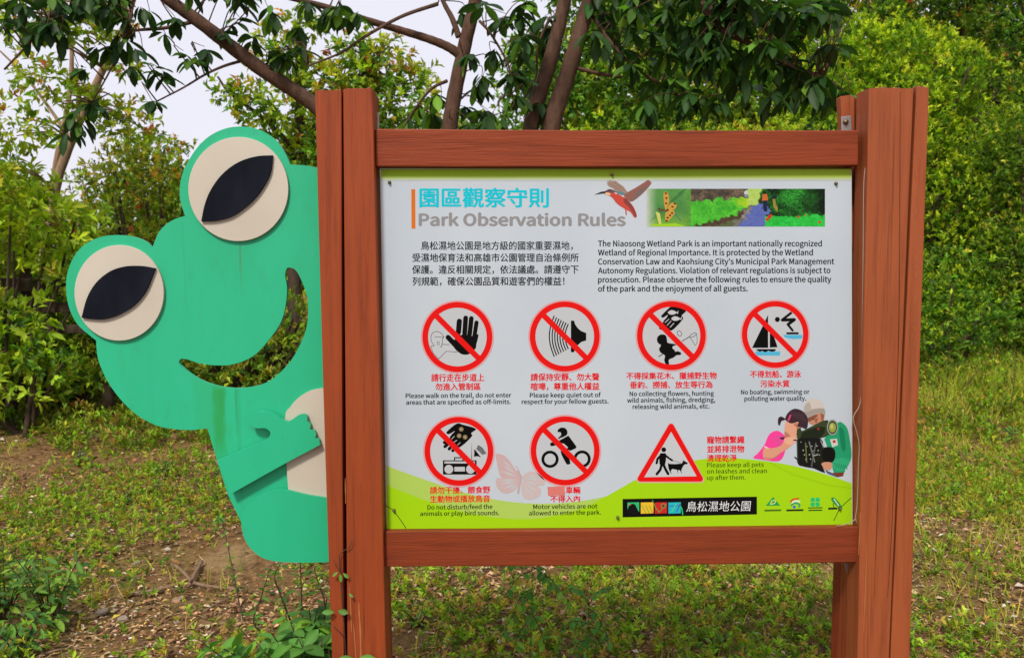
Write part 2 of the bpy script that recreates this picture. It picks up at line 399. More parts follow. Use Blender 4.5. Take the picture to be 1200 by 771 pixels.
def rail(x0, y0, x1, y1, x2, y2, x3, y3, m, Y=YR, depth=.085):
    """TL, TR, BR, BL pixel corners"""
    c = [at(x0, y0, Y), at(x1, y1, Y), at(x2, y2, Y), at(x3, y3, Y)]; V, Fc = [], []
    n = 16
    for i in range(n+1):
        s = i/n; tp = c[0]+(c[1]-c[0])*s; bt = c[3]+(c[2]-c[3])*s; sag = -0.0018*math.sin(s*math.pi)
        for p, y in ((tp, Y), (tp, Y+depth), (bt, Y+depth), (bt, Y)): V.append((p[0], y, p[2]+sag+random.uniform(-.0003, .0003)))
    for i in range(n):
        for j in range(4): Fc.append((i*4+j, i*4+(j+1) % 4, i*4+4+(j+1) % 4, i*4+4+j))
    Fc += [(0, 3, 2, 1), (n*4, n*4+1, n*4+2, n*4+3)]
    me = mesh('rail', V, Fc, m); fix_normals(me)
    return bevelled(link('rail', me, board_root), .003, 3, 50)
rail(439.3, 151, 1006.5, 152.8, 1006, 194, 440, 195.5, WOOD_H[0])
rail(450.5, 622.5, 1005.8, 617, 1005, 659, 450.5, 664, WOOD_H[1])
# bracket post stub behind the right end of the top rail, and the two steel brackets
def slab(name, pts, Y, depth, m, parent, bev=.002):
    V, Fc = prism([px_loop(pts, Y)], Y, Y+depth); me = mesh(name, V, Fc, m); fix_normals(me)
    return bevelled(link(name, me, parent), bev, 2)
slab('board', [(985, 113), (997, 111.5), (1001, 114), (1001.5, 152), (1000, 290), (987, 290), (987.5, 160)], YR+.088, .03, WOOD_V[2], board_root)
slab('board', [(996.5, 287), (1009, 287), (1005, 668), (996, 668)], YR+.13, .03, WOOD_V[3], board_root)
for pts, bx in ((((986, 137), (997.3, 135.5), (998.3, 153.5), (986.3, 153.5)), (991, 143.2)), (((442.2, 132), (444.2, 132), (444.2, 152), (442.2, 152)), None), (((989, 660), (1000.5, 660), (997.8, 671), (993, 671)), None)):
    br = slab('steel_bracket', pts, YR+.07 if bx else YR+.05, .003, METAL, board_root, .0005)
    if bx:
        tb = Tubes(); p = at(*bx, YR+.069); tb.add([p+np.array([0, 0, 0]), p-np.array([0, .006, 0])], .0075, .0055, 10, 1); tb.build('bolt', BRASS, board_root)
# bent clear edging strip and spider threads beside the panel
tb = Tubes(); tb.add([at(x, y, YR-.004) for x, y in [(1015, 193), (1013, 204), (1012, 230), (1011.5, 300), (1010.5, 380), (1009.5, 440), (1008, 472), (1001, 486), (1000.5, 494), (1006.5, 518), (1006, 545), (1004.5, 590), (1002.5, 606), (1004, 612)]], .0013, .0013, 6, 5)
tb.add([at(x, y, YR-.004) for x, y in [(1003.5, 607), (998, 611), (990, 614.5), (980, 616)]], .0012, .0009, 5, 4)
tb.build('edging_strip', ACRYL, board_root)

# the printed panel
pc = [(445.3, 197.5), (998, 199.3), (999, 615.2), (453, 621.8)]
PANEL, t_, b_ = mat('white_sign_face', (0.66, 0.70, 0.735), 0.25, 0.5)
c_ = ramp(t_, noise(t_, 1.6, (1, 1, 1), 4, 0.6, 2), [(0.3, (0.395, 0.465, 0.53)), (0.7, (0.465, 0.525, 0.58))])
c_ = mixc(t_, ramp(t_, noise(t_, 22, (1, 1, 0.3), 6, 0.8, 7), [(0.62, 0), (0.9, 0.25)]), c_, (0.42, 0.42, 0.38))
t_.links.new(c_, b_.inputs['Base Color'])
b_.inputs['Coat Weight'].default_value = 0.35; b_.inputs['Coat Roughness'].default_value = 0.08
EDGE, t_, b_ = mat('yellowed_panel_edge', (0.42, 0.36, 0.2), 0.6)
V, Fc = prism([px_loop(pc, YP)], YP, YP+.008)
me = mesh('panel', V, Fc, [PANEL, EDGE], idx=[0 if i < 4 else 1 for i in range(len(Fc))]); fix_normals(me)
panel = link('panel', me, board_root)

LAY = [0]
INK_GAIN = 0.74
def ink(c):
    r = s2l(c); return (r[0]*INK_GAIN, r[1]*INK_GAIN, r[2]*INK_GAIN, 1.0)
class Pic:
    """flat print: coloured polygons laid on the panel in painter's order"""
    def __init__(s, name, off=(0, 0), sc_=1.0, label=None):
        s.name, s.off, s.s, s.V, s.F, s.T, s.label = name, off, sc_, [], [], [], label; s.k = 0
    def pt(s, x, y, k): 
        w_ = at(s.off[0]+x/s.s, s.off[1]+y/s.s, YP-.0003-.00001*k); return w_
    def poly(s, pts, rgb, smooth=0, corners=(), holes=(), step=True):
        pts = closed(pts, smooth, corners) if smooth else pts
        if step: s.k += 1
        loops = [pts]+list(holes); tri = tessellate_polygon([[Vector((p[0], -p[1], 0)) for p in L] for L in loops])
        al = [p for L in loops for p in L]; o = len(s.V); c = ink(rgb)
        for p in al: s.V.append(s.pt(p[0], p[1], s.k)); s.T.append(c)
        for t in tri:
            a, b, c2 = [al[i] for i in t]; ar = (b[0]-a[0])*(c2[1]-a[1])-(b[1]-a[1])*(c2[0]-a[0])
            s.F.append(tuple(o+i for i in (t if ar < 0 else t[::-1])))
        return s
    def line(s, pts, wd, rgb, smooth=0, step=True):
        P = catmull(pts, smooth) if smooth else np.asarray(pts, float)
        T = np.gradient(P, axis=0); T /= np.linalg.norm(T, axis=1)[:, None]+1e-9; N = np.stack([-T[:, 1], T[:, 0]], 1)*wd/2
        if step: s.k += 1
        o = len(s.V); c = ink(rgb); n = len(P)
        for p in list(P+N)+list(P-N): s.V.append(s.pt(p[0], p[1], s.k)); s.T.append(c)
        for i in range(n-1): s.F.append((o+i, o+i+1, o+n+i+1, o+n+i))
        return s
    def disc(s, cx, cy, r, rgb, n=40, ry=None):
        return s.poly([(cx+r*math.cos(2*math.pi*i/n), cy+(ry or r)*math.sin(2*math.pi*i/n)) for i in range(n)], rgb)
    def ring(s, cx, cy, r, r2, rgb, n=56):
        s.k += 1; o = len(s.V); c = ink(rgb)
        for R_ in (r, r2):
            for i in range(n): a = 2*math.pi*i/n; s.V.append(s.pt(cx+R_*math.cos(a), cy+R_*math.sin(a), s.k)); s.T.append(c)
        for i in range(n): s.F.append((o+i, o+(i+1) % n, o+n+(i+1) % n, o+n+i))
        return s
    def grid(s, x0, y0, x1, y1, nx, ny, fn):
        s.k += 1; o = len(s.V)
        for j in range(ny+1):
            for i in range(nx+1):
                u, v = i/nx, j/ny; s.V.append(s.pt(x0+(x1-x0)*u, y0+(y1-y0)*v, s.k)); s.T.append(ink(fn(u, v)))
        for j in range(ny):
            for i in range(nx): a = o+j*(nx+1)+i; s.F.append((a, a+1, a+nx+2, a+nx+1))
        return s
    def build(s, parent=None):
        me = mesh(s.name, s.V, s.F, PRINT, tint=s.T); bm = bmesh.new(); bm.from_mesh(me)
        for f in bm.faces:
            if f.normal.y > 0: f.normal_flip()
        bm.to_mesh(me); bm.free()
        o = link(s.name, me, parent or panel)
        if s.label: o['label'] = s.label
        return o
# --- green bands
def lerp(a, b, t): t = max(0, min(1, t)); return tuple(a[i]+(b[i]-a[i])*t for i in range(3))
WHITE = (198, 207, 213)
g = Pic('printed_green_band')
def topband(u, v):
    c = lerp((166, 208, 42), (176, 212, 60), u)
    return lerp(c, WHITE, (v-.55)/.45)
g.k = 0; g.grid(446.5, 198.3, 997.5, 212, 40, 8, topband)
g.build(); g = Pic('printed_hill', label='pale lime hill shape along the lower left of the panel'); g.k = 1
g.poly([(453, 545.5), (470, 552), (500, 562.5), (530, 572.5), (560, 581), (600, 588), (640, 590), (680, 587), (715, 580), (745, 569), (780, 555), (810, 550), (840, 560), (870, 600), (800, 619), (453, 620.6)], (178, 212, 96), 4, (0, 13, 14, 15))
g.build(); g = Pic('printed_hill', label='bright lime hill shape across the foot of the panel'); g.k = 2
g.poly([(453, 568), (480, 579), (510, 590), (545, 600), (580, 606), (620, 608), (660, 602), (690, 592), (720, 576), (745, 562), (770, 552), (795, 543.5), (822, 538), (850, 536.2), (880, 538.3), (910, 542), (940, 548), (970, 556.5), (998.2, 566), (998.5, 614.5), (700, 618), (453.2, 621)], (166, 219, 20), 4, (0, 18, 19, 20, 21))
g.build()

# --- lettering
_cur = {}
FONT = None
try:                                                  # the plain sans face that ships inside Blender
    import os
    FONT = bpy.data.fonts.load(os.path.join(bpy.utils.system_resource('DATAFILES', path='fonts'), 'Noto Sans CJK Regular.woff2'))
except Exception: FONT = None
TEXTS_ZH = ['國', '國國', '園區觀察守則', '鳥松濕地公園是地方級的國家重要濕地，', '受濕地保育法和高雄市公園管理自治條例所', '保護。違反相關規定，依法議處。請遵守下', '列規範，確保公園品質和遊客們的權益！', '請行走在步道上', '勿進入管制區', '請保持安靜、勿大聲', '喧嘩，尊重他人權益', '不得採集花木、獵捕野生物', '垂釣、撈捕、放生等行為', '不得划船、游泳', '污染水質', '請勿干擾、餵食野', '生動物或播放鳥音', '不得入內', '寵物請繫繩', '並將排泄物', '清理乾淨', '鳥松濕地公園', '車輛']
TEXTS_EN = ['H', 'Park Observation Rules', 'The Niaosong Wetland Park is an important nationally recognized', 'Wetland of Regional Importance. It is protected by the Wetland', "Conservation Law and Kaohsiung City's Municipal Park Management", 'Autonomy Regulations. Violation of relevant regulations is subject to', 'prosecution. Please observe the following rules to ensure the quality', 'of the park and the enjoyment of all guests.', 'Please walk on the trail, do not enter', 'areas that are specified as off-limits.', 'Please keep quiet out of', 'respect for your fellow guests.', 'No collecting flowers, hunting', 'wild animals, fishing, dredging,', 'releasing wild animals, etc.', 'No boating, swimming or', 'polluting water quality.', 'Do not disturb/feed the', 'animals or play bird sounds.', 'Motor vehicles are not', 'allowed to enter the park.', 'Please keep all pets', 'on leashes and clean', 'up after them.']
def _all_text(TEXTS, font):
    """every line of print as one text block, cut up again line by line"""
    gap = 3.0; cu = bpy.data.curves.new('lettering', 'FONT'); cu.body = '\n'.join(TEXTS); cu.size = 1; cu.resolution_u = 3; cu.space_line = gap
    if font: cu.font = font
    o = bpy.data.objects.new('lettering', cu); COL.objects.link(o)
    dg = bpy.context.evaluated_depsgraph_get(); dg.update(); me = bpy.data.meshes.new_from_object(o.evaluated_get(dg)); me.calc_loop_triangles()
    V = np.empty(len(me.vertices)*3, np.float32); me.vertices.foreach_get('co', V); V = V.reshape(-1, 3)[:, :2].astype(float)
    T = np.empty(len(me.loop_triangles)*3, np.int32); me.loop_triangles.foreach_get('vertices', T); T = T.reshape(-1, 3)
    bpy.data.objects.remove(o); bpy.data.curves.remove(cu); bpy.data.meshes.remove(me)
    ys = np.sort(V[:, 1])[::-1]; gaps = np.where(ys[:-1]-ys[1:] > gap*.3)[0]; edges = [(ys[g]+ys[g+1])/2 for g in gaps]
    row = np.searchsorted(-np.array(edges), -V[:, 1]); pitch = (V[row == len(TEXTS)-1, 1].min()-V[row == 0, 1].min())/(len(TEXTS)-1)
    for i, tx in enumerate(TEXTS):
        ii = np.where(row == i)[0]; mp_ = np.full(len(V), -1); mp_[ii] = np.arange(len(ii)); tt = T[row[T[:, 0]] == i]
        v = V[ii].copy(); v[:, 1] -= pitch*i; _cur[tx] = (v, [tuple(q) for q in mp_[tt].tolist()])
    print('text rows', len(edges)+1, len(TEXTS), 'pitch', pitch)
def text_mesh(txt, bold=0, shear=0.0):
    if not _cur: _all_text(TEXTS_ZH, None); _all_text(TEXTS_EN, FONT)
    v, f = _cur[txt]
    if shear: v = v.copy(); v[:, 0] += v[:, 1]*shear
    return v, f
capH = text_mesh('H')[0][:, 1].max()
_g = text_mesh('國')[0]; _gg = text_mesh('國國')[0]
CJ_ADV = _gg[:, 0].max()-_g[:, 0].max(); CJ_X0 = _g[:, 0].min()-(CJ_ADV-(_g[:, 0].max()-_g[:, 0].min()))/2
CJ_Y0, CJ_Y1 = _g[:, 1].min(), _g[:, 1].max()
def put(pic, v, f, xf, yf, rgb, bold=0.0):
    c = ink(rgb); b = abs(xf(bold)-xf(0))
    sh = [(0, 0)] if bold <= 0 else [(-b, 0), (b, 0), (0, b*.7), (0, -b*.7)]
    for n, (ox, oy) in enumerate(sh):                 # heavier strokes
        o = len(pic.V)
        for p in v:
            x = xf(p[0]); y = yf(p[1], x); pic.V.append(pic.pt(x+ox, y+oy, pic.k+n*.6)); pic.T.append(c)
        for t in f: pic.F.append(tuple(o+i for i in t))
def latin(pic, txt, x0, x1, basey, cap, rgb=(38, 40, 44), bold=0.0, slope=None):
    v, f = text_mesh(txt); a, b = v[:, 0].min(), v[:, 0].max(); sx = (x1-x0)/(b-a); sy = cap/capH
    put(pic, v, f, lambda x: x0+(x-a)*sx, lambda y, X: basey-y*sy+sl(basey)*(X-x0), rgb, bold)
def sl(y): return 0.003-0.0153*(y-198)/420     # baselines follow the panel's perspective
def cjk(pic, txt, x0, pitch, y0, y1, rgb, bold=0.0, shear=0.0):
    v, f = text_mesh(txt, 0, shear); sx = pitch/CJ_ADV; sy = (y1-y0)/(CJ_Y1-CJ_Y0)
    put(pic, v, f, lambda x: x0+(x-CJ_X0)*sx, lambda y, X: y1-(y-CJ_Y0)*sy+sl(y1)*(X-x0), rgb, bold)
RED = (228, 20, 34); INK = (20, 22, 26)
t = Pic('title_lettering'); t.k = 4
cjk(t, '園區觀察守則', 490, 25.8, 221.6, 243, (10, 205, 225), 0.026)
latin(t, 'Park Observation Rules', 491.5, 732.5, 264.6, 13.6, (150, 150, 152), 0.014)
t.poly([(482, 222), (486.5, 222), (486.8, 268), (482.3, 268)], (226, 118, 26)); t.build()
p = Pic('paragraph_lettering', label='Chinese paragraph in small black characters'); p.k = 4
cjk(p, '鳥松濕地公園是地方級的國家重要濕地，', 493, 10.28, 283.4, 293, INK, 0.012)
cjk(p, '受濕地保育法和高雄市公園管理自治條例所', 482.8, 10.3, 297.6, 307, INK, 0.014)
cjk(p, '保護。違反相關規定，依法議處。請遵守下', 482.8, 10.3, 311.5, 321, INK, 0.014)
cjk(p, '列規範，確保公園品質和遊客們的權益！', 483, 10.3, 325.3, 334.8, INK, 0.014); p.build()
p = Pic('paragraph_lettering', label='English paragraph in small black letters'); p.k = 4
for tx, xe, by in (('The Niaosong Wetland Park is an important nationally recognized', 963, 289), ('Wetland of Regional Importance. It is protected by the Wetland', 952.5, 299.6),
                   ("Conservation Law and Kaohsiung City's Municipal Park Management", 977.5, 310.3), ('Autonomy Regulations. Violation of relevant regulations is subject to', 973, 320.9),
                   ('prosecution. Please observe the following rules to ensure the quality', 974, 331.6), ('of the park and the enjoyment of all guests.', 876, 342.3)):
    latin(p, tx, 701, xe, by, 6.6, INK, 0.008)
p.build()

# --- pictograms
K = (6, 6, 7); RR = (232, 22, 20)
def pic_sign(label, cx, cy, r, draw, cj, en, zo, zs=8.116):
    p = Pic('pictogram', zo, zs, label)
    def Z(x, y): return ((x-zo[0])*zs, (y-zo[1])*zs)
    X, Y = Z(cx, cy); R_ = r*zs
    p.k = 5; p.disc(X, Y, R_*1.045, (222, 165, 168), 56); p.disc(X, Y, R_-5, (197, 203, 209), 56)
    draw(p)
    p.ring(X, Y, R_, R_-54*r/41, RR)
    d = R_*0.96*math.sqrt(.5); q = 27*math.sqrt(.5)*r/41
    p.poly([(X-d-q, Y-d+q), (X-d+q, Y-d-q), (X+d+q, Y+d-q), (X+d-q, Y+d+q)], RR)
    # captions in photo pixels
    off, s_ = p.off, p.s; p.off, p.s = (0, 0), 1.0; p.k = 4
    for c in cj: cjk(p, *c, RED, 0.027)
    for c in en: latin(p, *c, 5.1, INK, 0.008)
    p.off, p.s = off, s_
    return p.build()
def limb(p, pts, wd, rgb=K, r=True):
    p.line(pts, wd, rgb)
    if r:
        for q in pts: p.disc(q[0], q[1], wd/2, rgb, 14)
def d1(p):
    limb(p, [(392, 255), (383, 360)], 50); limb(p, [(452, 224), (442, 380)], 46); limb(p, [(506, 228), (490, 380)], 44); limb(p, [(555, 268), (535, 400)], 40)
    limb(p, [(285, 408), (352, 480)], 48)
    p.poly([(360, 350), (350, 430), (330, 420), (310, 440), (345, 510), (385, 550), (430, 572), (490, 565), (545, 515), (555, 470), (573, 380), (520, 395), (450, 380), (400, 385)], K, 4)
    O = (60, 62, 66)
    p.line([(228, 500), (215, 498), (228, 475), (232, 420), (245, 408), (232, 385), (210, 362), (175, 352), (140, 365), (124, 395), (124, 440), (145, 475), (150, 488), (118, 492)], 4.5, O, 3)
    p.line([(118, 495), (145, 560), (195, 615)], 4.5, O); p.line([(195, 612), (268, 540), (375, 548)], 4.5, O); p.line([(228, 475), (300, 477)], 4.5, O); p.line([(155, 402), (245, 408)], 4, O)
    p.line([(182, 450), (200, 450), (202, 478), (184, 478), (182, 450)], 4, O)
pic_sign('round sign with raised black hand, keep to the trail', 536, 394.9, 41, d1, [('請行走在步道上', 505.2, 8.95, 438.5, 447), ('勿進入管制區', 510, 8.95, 449.3, 457.3)],
         [('Please walk on the trail, do not enter', 475.5, 599, 466.8), ('areas that are specified as off-limits.', 476, 598.5, 474.6)], (490, 345))
def d2(p):
    # offset 440,340 scale 4
    p.poly([(916, 143), (931, 143), (936, 160), (950, 180), (965, 192), (988, 201), (988, 236), (965, 243), (948, 258), (936, 278), (930, 291), (916, 291)], K)
    for i in range(7):
        x = 838+i*11; h = 95-i*6; yc = 217; b = 22-i*1.2
        p.line([(x, yc-h), (x-b*.75, yc-h*.5), (x-b, yc), (x-b*.75, yc+h*.5), (x, yc+h)] if i else [(838, 120), (822, 165), (815, 217), (822, 265), (838, 312)], 5.5, K, 4)
p = None
def pic2():
    return pic_sign('round sign with black horn and sound waves, keep quiet', 661.8, 394.3, 41, d2, [('請保持安靜、勿大聲', 621.6, 9.0, 438, 446.3), ('喧嘩，尊重他人權益', 621.6, 9.0, 449, 457.2)],
         [('Please keep quiet out of', 621, 704, 466.3), ('respect for your fellow guests.', 611.5, 713, 474)], (440, 340), 4.0)
# ring width is given in 8.116-scale units; rescale for this one
def pic_sign4(label, cx, cy, r, draw, cj, en):
    def dd(p):
        off, s_ = p.off, p.s; p.off, p.s = (440, 340), 4.0; draw(p); p.off, p.s = off, s_
    return pic_sign(label, cx, cy, r, dd, cj, en, (615, 345))
pic_sign4('round sign with black horn and sound waves, keep quiet', 661.8, 394.3, 41, d2, [('請保持安靜、勿大聲', 621.6, 9.0, 438, 446.3), ('喧嘩，尊重他人權益', 621.6, 9.0, 449, 457.2)],
         [('Please keep quiet out of', 621, 704, 466.3), ('respect for your fellow guests.', 611.5, 713, 474)])
def fish(p, x, y, w_, h, c):
    p.poly([(x-w_/2, y), (x-w_*.2, y-h*.5), (x+w_*.15, y-h*.35), (x+w_*.38, y-h*.05), (x+w_*.5, y-h*.45), (x+w_*.46, y+h*.35), (x+w_*.36, y+h*.12), (x+w_*.1, y+h*.42), (x-w_*.25, y+h*.45)], c, 3)
def hand_down(p):
    p.poly([(375, 118), (440, 120), (522, 152), (478, 200), (492, 225), (470, 260), (380, 345), (330, 300), (300, 262), (330, 225), (345, 195), (300, 222), (283, 210), (290, 195), (345, 140)], K, 3)
def d3(p):
    hand_down(p)
    for a, b in (((296, 280), (330, 310)), ((275, 320), (300, 330))): limb(p, [a, b], 26)
    for a, b in (((358, 235), (318, 268)), ((378, 252), (338, 295)), ((405, 272), (365, 315))): p.line([a, b], 7, (200, 205, 210))
    fish(p, 395, 172, 100, 44, (200, 205, 210)); fish(p, 428, 230, 100, 44, (200, 205, 210))
    # child with net
    p.disc(290, 430, 48, K, 24, 50); p.poly([(245, 410), (262, 395), (300, 380), (330, 395), (338, 440), (350, 462), (430, 475), (395, 492), (392, 515), (412, 530), (415, 545), (440, 540), (472, 555), (465, 575), (430, 578), (400, 600), (355, 622), (358, 664), (325, 660), (312, 625), (318, 580), (280, 555), (262, 520), (280, 480), (250, 450)], K, 3)
    p.line([(258, 592), (300, 565)], 8, K); O = (70, 72, 76)
    p.line([(480, 445), (548, 405)], 7, O); p.line([(548, 405), (565, 385), (600, 365), (618, 372), (600, 395), (570, 408), (548, 405)], 5, O, 3); p.line([(555, 410), (585, 450), (608, 485), (625, 440), (618, 375)], 4, O, 3)
    p.line([(440, 380), (435, 355), (455, 345), (475, 365), (478, 385), (458, 398), (440, 380)], 5, O, 2)
pic_sign('round sign with hand, fish and child holding a net', 786.8, 393.3, 40.3, d3, [('不得採集花木、獵捕野生物', 733.7, 8.87, 436.9, 444.6), ('垂釣、撈捕、放生等行為', 738, 8.87, 447.4, 455.2)],
         [('No collecting flowers, hunting', 738, 836.5, 464.8), ('wild animals, fishing, dredging,', 735, 838, 472.4), ('releasing wild animals, etc.', 741.5, 831.5, 480)], (740, 345))
BL = (84, 186, 224)
def d4(p):
    p.poly([(205, 545)]+[(205+i*15, 545-(6 if i % 2 else 0)) for i in range(1, 16)]+[(440, 545), (440, 580)]+[(440-i*15, 585-(6 if i % 2 else 0)) for i in range(0, 15)]+[(205, 565)], BL)
    p.poly([(470, 385), (655, 385), (652, 420), (560, 425), (505, 415), (480, 405)], BL)
    p.poly([(325, 195), (326, 508), (173, 508), (270, 310)], K); p.poly([(342, 360), (385, 410), (416, 502), (342, 505)], K)
    p.poly([(210, 520), (403, 520), (390, 540), (360, 545), (330, 536), (300, 550), (270, 538), (245, 545), (225, 535)], K)
    p.poly([(500, 360), (616, 360), (616, 380), (500, 380)], K); p.disc(414, 238, 24, K)
    limb(p, [(542, 178), (462, 240)], 24); limb(p, [(462, 244), (575, 240)], 30); limb(p, [(575, 242), (515, 285)], 28); limb(p, [(515, 288), (558, 342)], 22)
pic_sign('round sign with sailing boat and diving swimmer', 908.4, 391.9, 39, d4, [('不得划船、游泳', 878.7, 8.6, 434.8, 442.6), ('污染水質', 890.8, 8.7, 446, 453.8)],
         [('No boating, swimming or', 868.5, 948.5, 463), ('polluting water quality.', 872.5, 944.5, 470.7)], (860, 345))
def d5(p):
    p.poly([(385, 128), (420, 140), (550, 180), (505, 222), (510, 255), (395, 358), (335, 330), (300, 270), (320, 235), (345, 205), (295, 232), (272, 225), (275, 205), (345, 145)], K, 3)
    for a, b in (((250, 310), (262, 318)), ((255, 350), (285, 325)), ((295, 372), (315, 350)), ((330, 388), (350, 365)), ((300, 290), (330, 320))): limb(p, [a, b], 30)
    for a, b in (((345, 205), (310, 238)), ((345, 252), (318, 278)), ((370, 288), (340, 310)), ((402, 310), (375, 335))): p.line([a, b], 6, (196, 200, 205))
    for x, y in ((410, 185), (390, 248), (447, 260)): p.disc(x, y, 22, (140, 122, 90)); p.disc(x, y, 10, (176, 160, 126))
    p.poly([(236, 480), (556, 480), (556, 615), (236, 615)], K); p.poly([(250, 490), (540, 490), (540, 510), (250, 510)], (195, 200, 205))
    p.disc(292, 565, 42, (195, 200, 205)); p.disc(498, 565, 42, (195, 200, 205)); p.poly([(345, 542), (445, 542), (445, 586), (345, 586)], (195, 200, 205))
    p.poly([(342, 480), (342, 450), (430, 450), (430, 480), (420, 480), (420, 460), (352, 460), (352, 480)], K)
    p.poly([(506, 475), (509, 300), (512, 475)], K)
    p.poly([(532, 380), (540, 378), (598, 452), (565, 440), (530, 445), (535, 415)], K); p.poly([(572, 333), (612, 360), (650, 415), (610, 428), (585, 400), (552, 372)], (110, 112, 115))
pic_sign('round sign with feeding hand above a radio', 537.8, 528.7, 40.3, d5, [('請勿干擾、餵食野', 503.6, 8.87, 570.6, 578.5), ('生動物或播放鳥音', 503.6, 8.87, 581, 588.8)],
         [('Do not disturb/feed the', 501, 577, 598), ('animals or play bird sounds.', 492.5, 585, 605.5)], (490, 480))
def d6(p):
    p.ring(240, 470, 82, 54, K); p.ring(545, 468, 82, 54, K)
    p.poly([(315, 190), (345, 170), (385, 175), (405, 205), (402, 235), (375, 255), (340, 268), (322, 280), (320, 265), (345, 240), (340, 215), (315, 212)], K, 3)
    p.poly([(332, 290), (415, 245), (492, 350), (485, 368), (430, 390), (395, 372), (412, 358), (372, 322), (345, 318)], K); limb(p, [(258, 328), (330, 310)], 36)
    p.poly([(340, 395), (400, 385), (430, 490), (432, 512), (412, 520), (392, 508)], K, 3)
p = pic_sign('round sign with motorcycle rider, motor vehicles barred', 662.3, 528.1, 40.4, d6, [('車輛', 662.6, 8.87, 570.5, 578.3), ('不得入內', 644.7, 8.95, 580.8, 588.4)],
         [('Motor vehicles are not', 625, 700, 597.5), ('allowed to enter the park.', 620, 704, 605)], (615, 480))
pt_ = Pic('tape_patch', label='faded pink tape stuck over two characters'); pt_.k = 9; pt_.poly([(641.5, 570.3), (661.5, 569.2), (662.2, 580), (650, 580.2), (642.4, 581)], (222, 128, 120)); pt_.build()
# triangle
p = Pic('pictogram', (740, 485), 8.57, 'red triangle with walker and leashed dog'); p.k = 5
def rtri(x0, x1, xa, ya, yb, r):
    c = [(xa, ya+r*2), (x1-r*1.7, yb-r), (x0+r*1.7, yb-r)]; o = []
    for (x, y), a0 in zip(c, (-150, -30, 90)):
        for k in range(7): a = math.radians(a0+k*20); o.append((x+r*math.cos(a), y+r*math.sin(a)))
    return o
p.poly(rtri(30, 750, 398, 58, 690, 32), (222, 165, 168)); p.poly(rtri(42, 738, 398, 70, 678, 28), RR); p.poly([(398, 178), (655, 624), (128, 634)], (200, 206, 211))
p.disc(324, 358, 24, K); limb(p, [(300, 410), (262, 450), (253, 492)], 24); limb(p, [(335, 410), (372, 440), (408, 465)], 20)
p.poly([(285, 400), (315, 394), (348, 402), (340, 500), (318, 520), (290, 515), (280, 480)], K, 3); limb(p, [(305, 505), (288, 560), (255, 602)], 26); limb(p, [(318, 500), (345, 560), (368, 600)], 26)
p.line([(415, 466), (500, 492)], 4, (90, 92, 95)); p.poly([(366, 490), (385, 500), (440, 502), (505, 496), (520, 470), (512, 455), (530, 470), (565, 490), (560, 502), (535, 505), (520, 520), (505, 550), (500, 570), (508, 602), (485, 562), (470, 562), (465, 598), (460, 560), (410, 550), (395, 570), (402, 605), (382, 570), (372, 545), (368, 520)], K)
p.off, p.s, p.k = (0, 0), 1.0, 6
for tx, y0 in (('寵物請繫繩', 511.6), ('並將排泄物', 522.3), ('清理乾淨', 533)): cjk(p, tx, 828.2, 8.85, y0, y0+8, RED, 0.027)
for tx, xe, by in (('Please keep all pets', 895, 548.8), ('on leashes and clean', 898.5, 556.2), ('up after them.', 873.5, 563.7)): latin(p, tx, 828.5, xe, by, 5.1, (30, 45, 20), 0.004)
p.build()

# --- faint butterfly
p = Pic('printed_butterfly', (575, 520), 10.28, 'faint pink butterfly'); p.k = 3
BF = (206, 190, 190); BF2 = (210, 160, 160)
p.poly([(60, 125), (110, 120), (170, 145), (240, 220), (290, 300), (345, 380), (350, 440), (200, 420), (120, 390), (90, 300), (70, 200)], (205, 176, 177), 3)
p.poly([(70, 420), (130, 410), (340, 430), (345, 480), (280, 560), (200, 595), (130, 580), (80, 530), (62, 470)], (205, 182, 183), 3)
p.poly([(390, 380), (480, 330), (560, 350), (640, 420), (650, 480), (590, 500), (400, 440)], BF, 3); p.poly([(385, 450), (500, 470), (600, 540), (590, 620), (510, 665), (420, 660), (380, 600), (370, 500)], BF, 3)
for a, b in (((110, 320), (330, 400)), ((140, 250), (310, 360)), ((130, 190), (270, 300)), ((110, 440), (310, 430)), ((120, 480), (310, 450)), ((150, 540), (320, 470)), ((220, 560), (330, 490)), ((420, 400), (600, 380)), ((430, 420), (610, 430)), ((420, 450), (570, 500)), ((410, 480), (570, 580)), ((400, 500), (520, 640)), ((395, 520), (450, 640))):
    p.poly([a, ((a[0]*.5+b[0]*.5), (a[1]*.5+b[1]*.5)-14), b, ((a[0]*.5+b[0]*.5), (a[1]*.5+b[1]*.5)+14)], (196, 202, 206))
p.line([(330, 600), (345, 500), (365, 400), (320, 320)], 22, (198, 172, 172), 3); p.line([(365, 390), (330, 300), (300, 260)], 8, (198, 172, 172)); p.build()

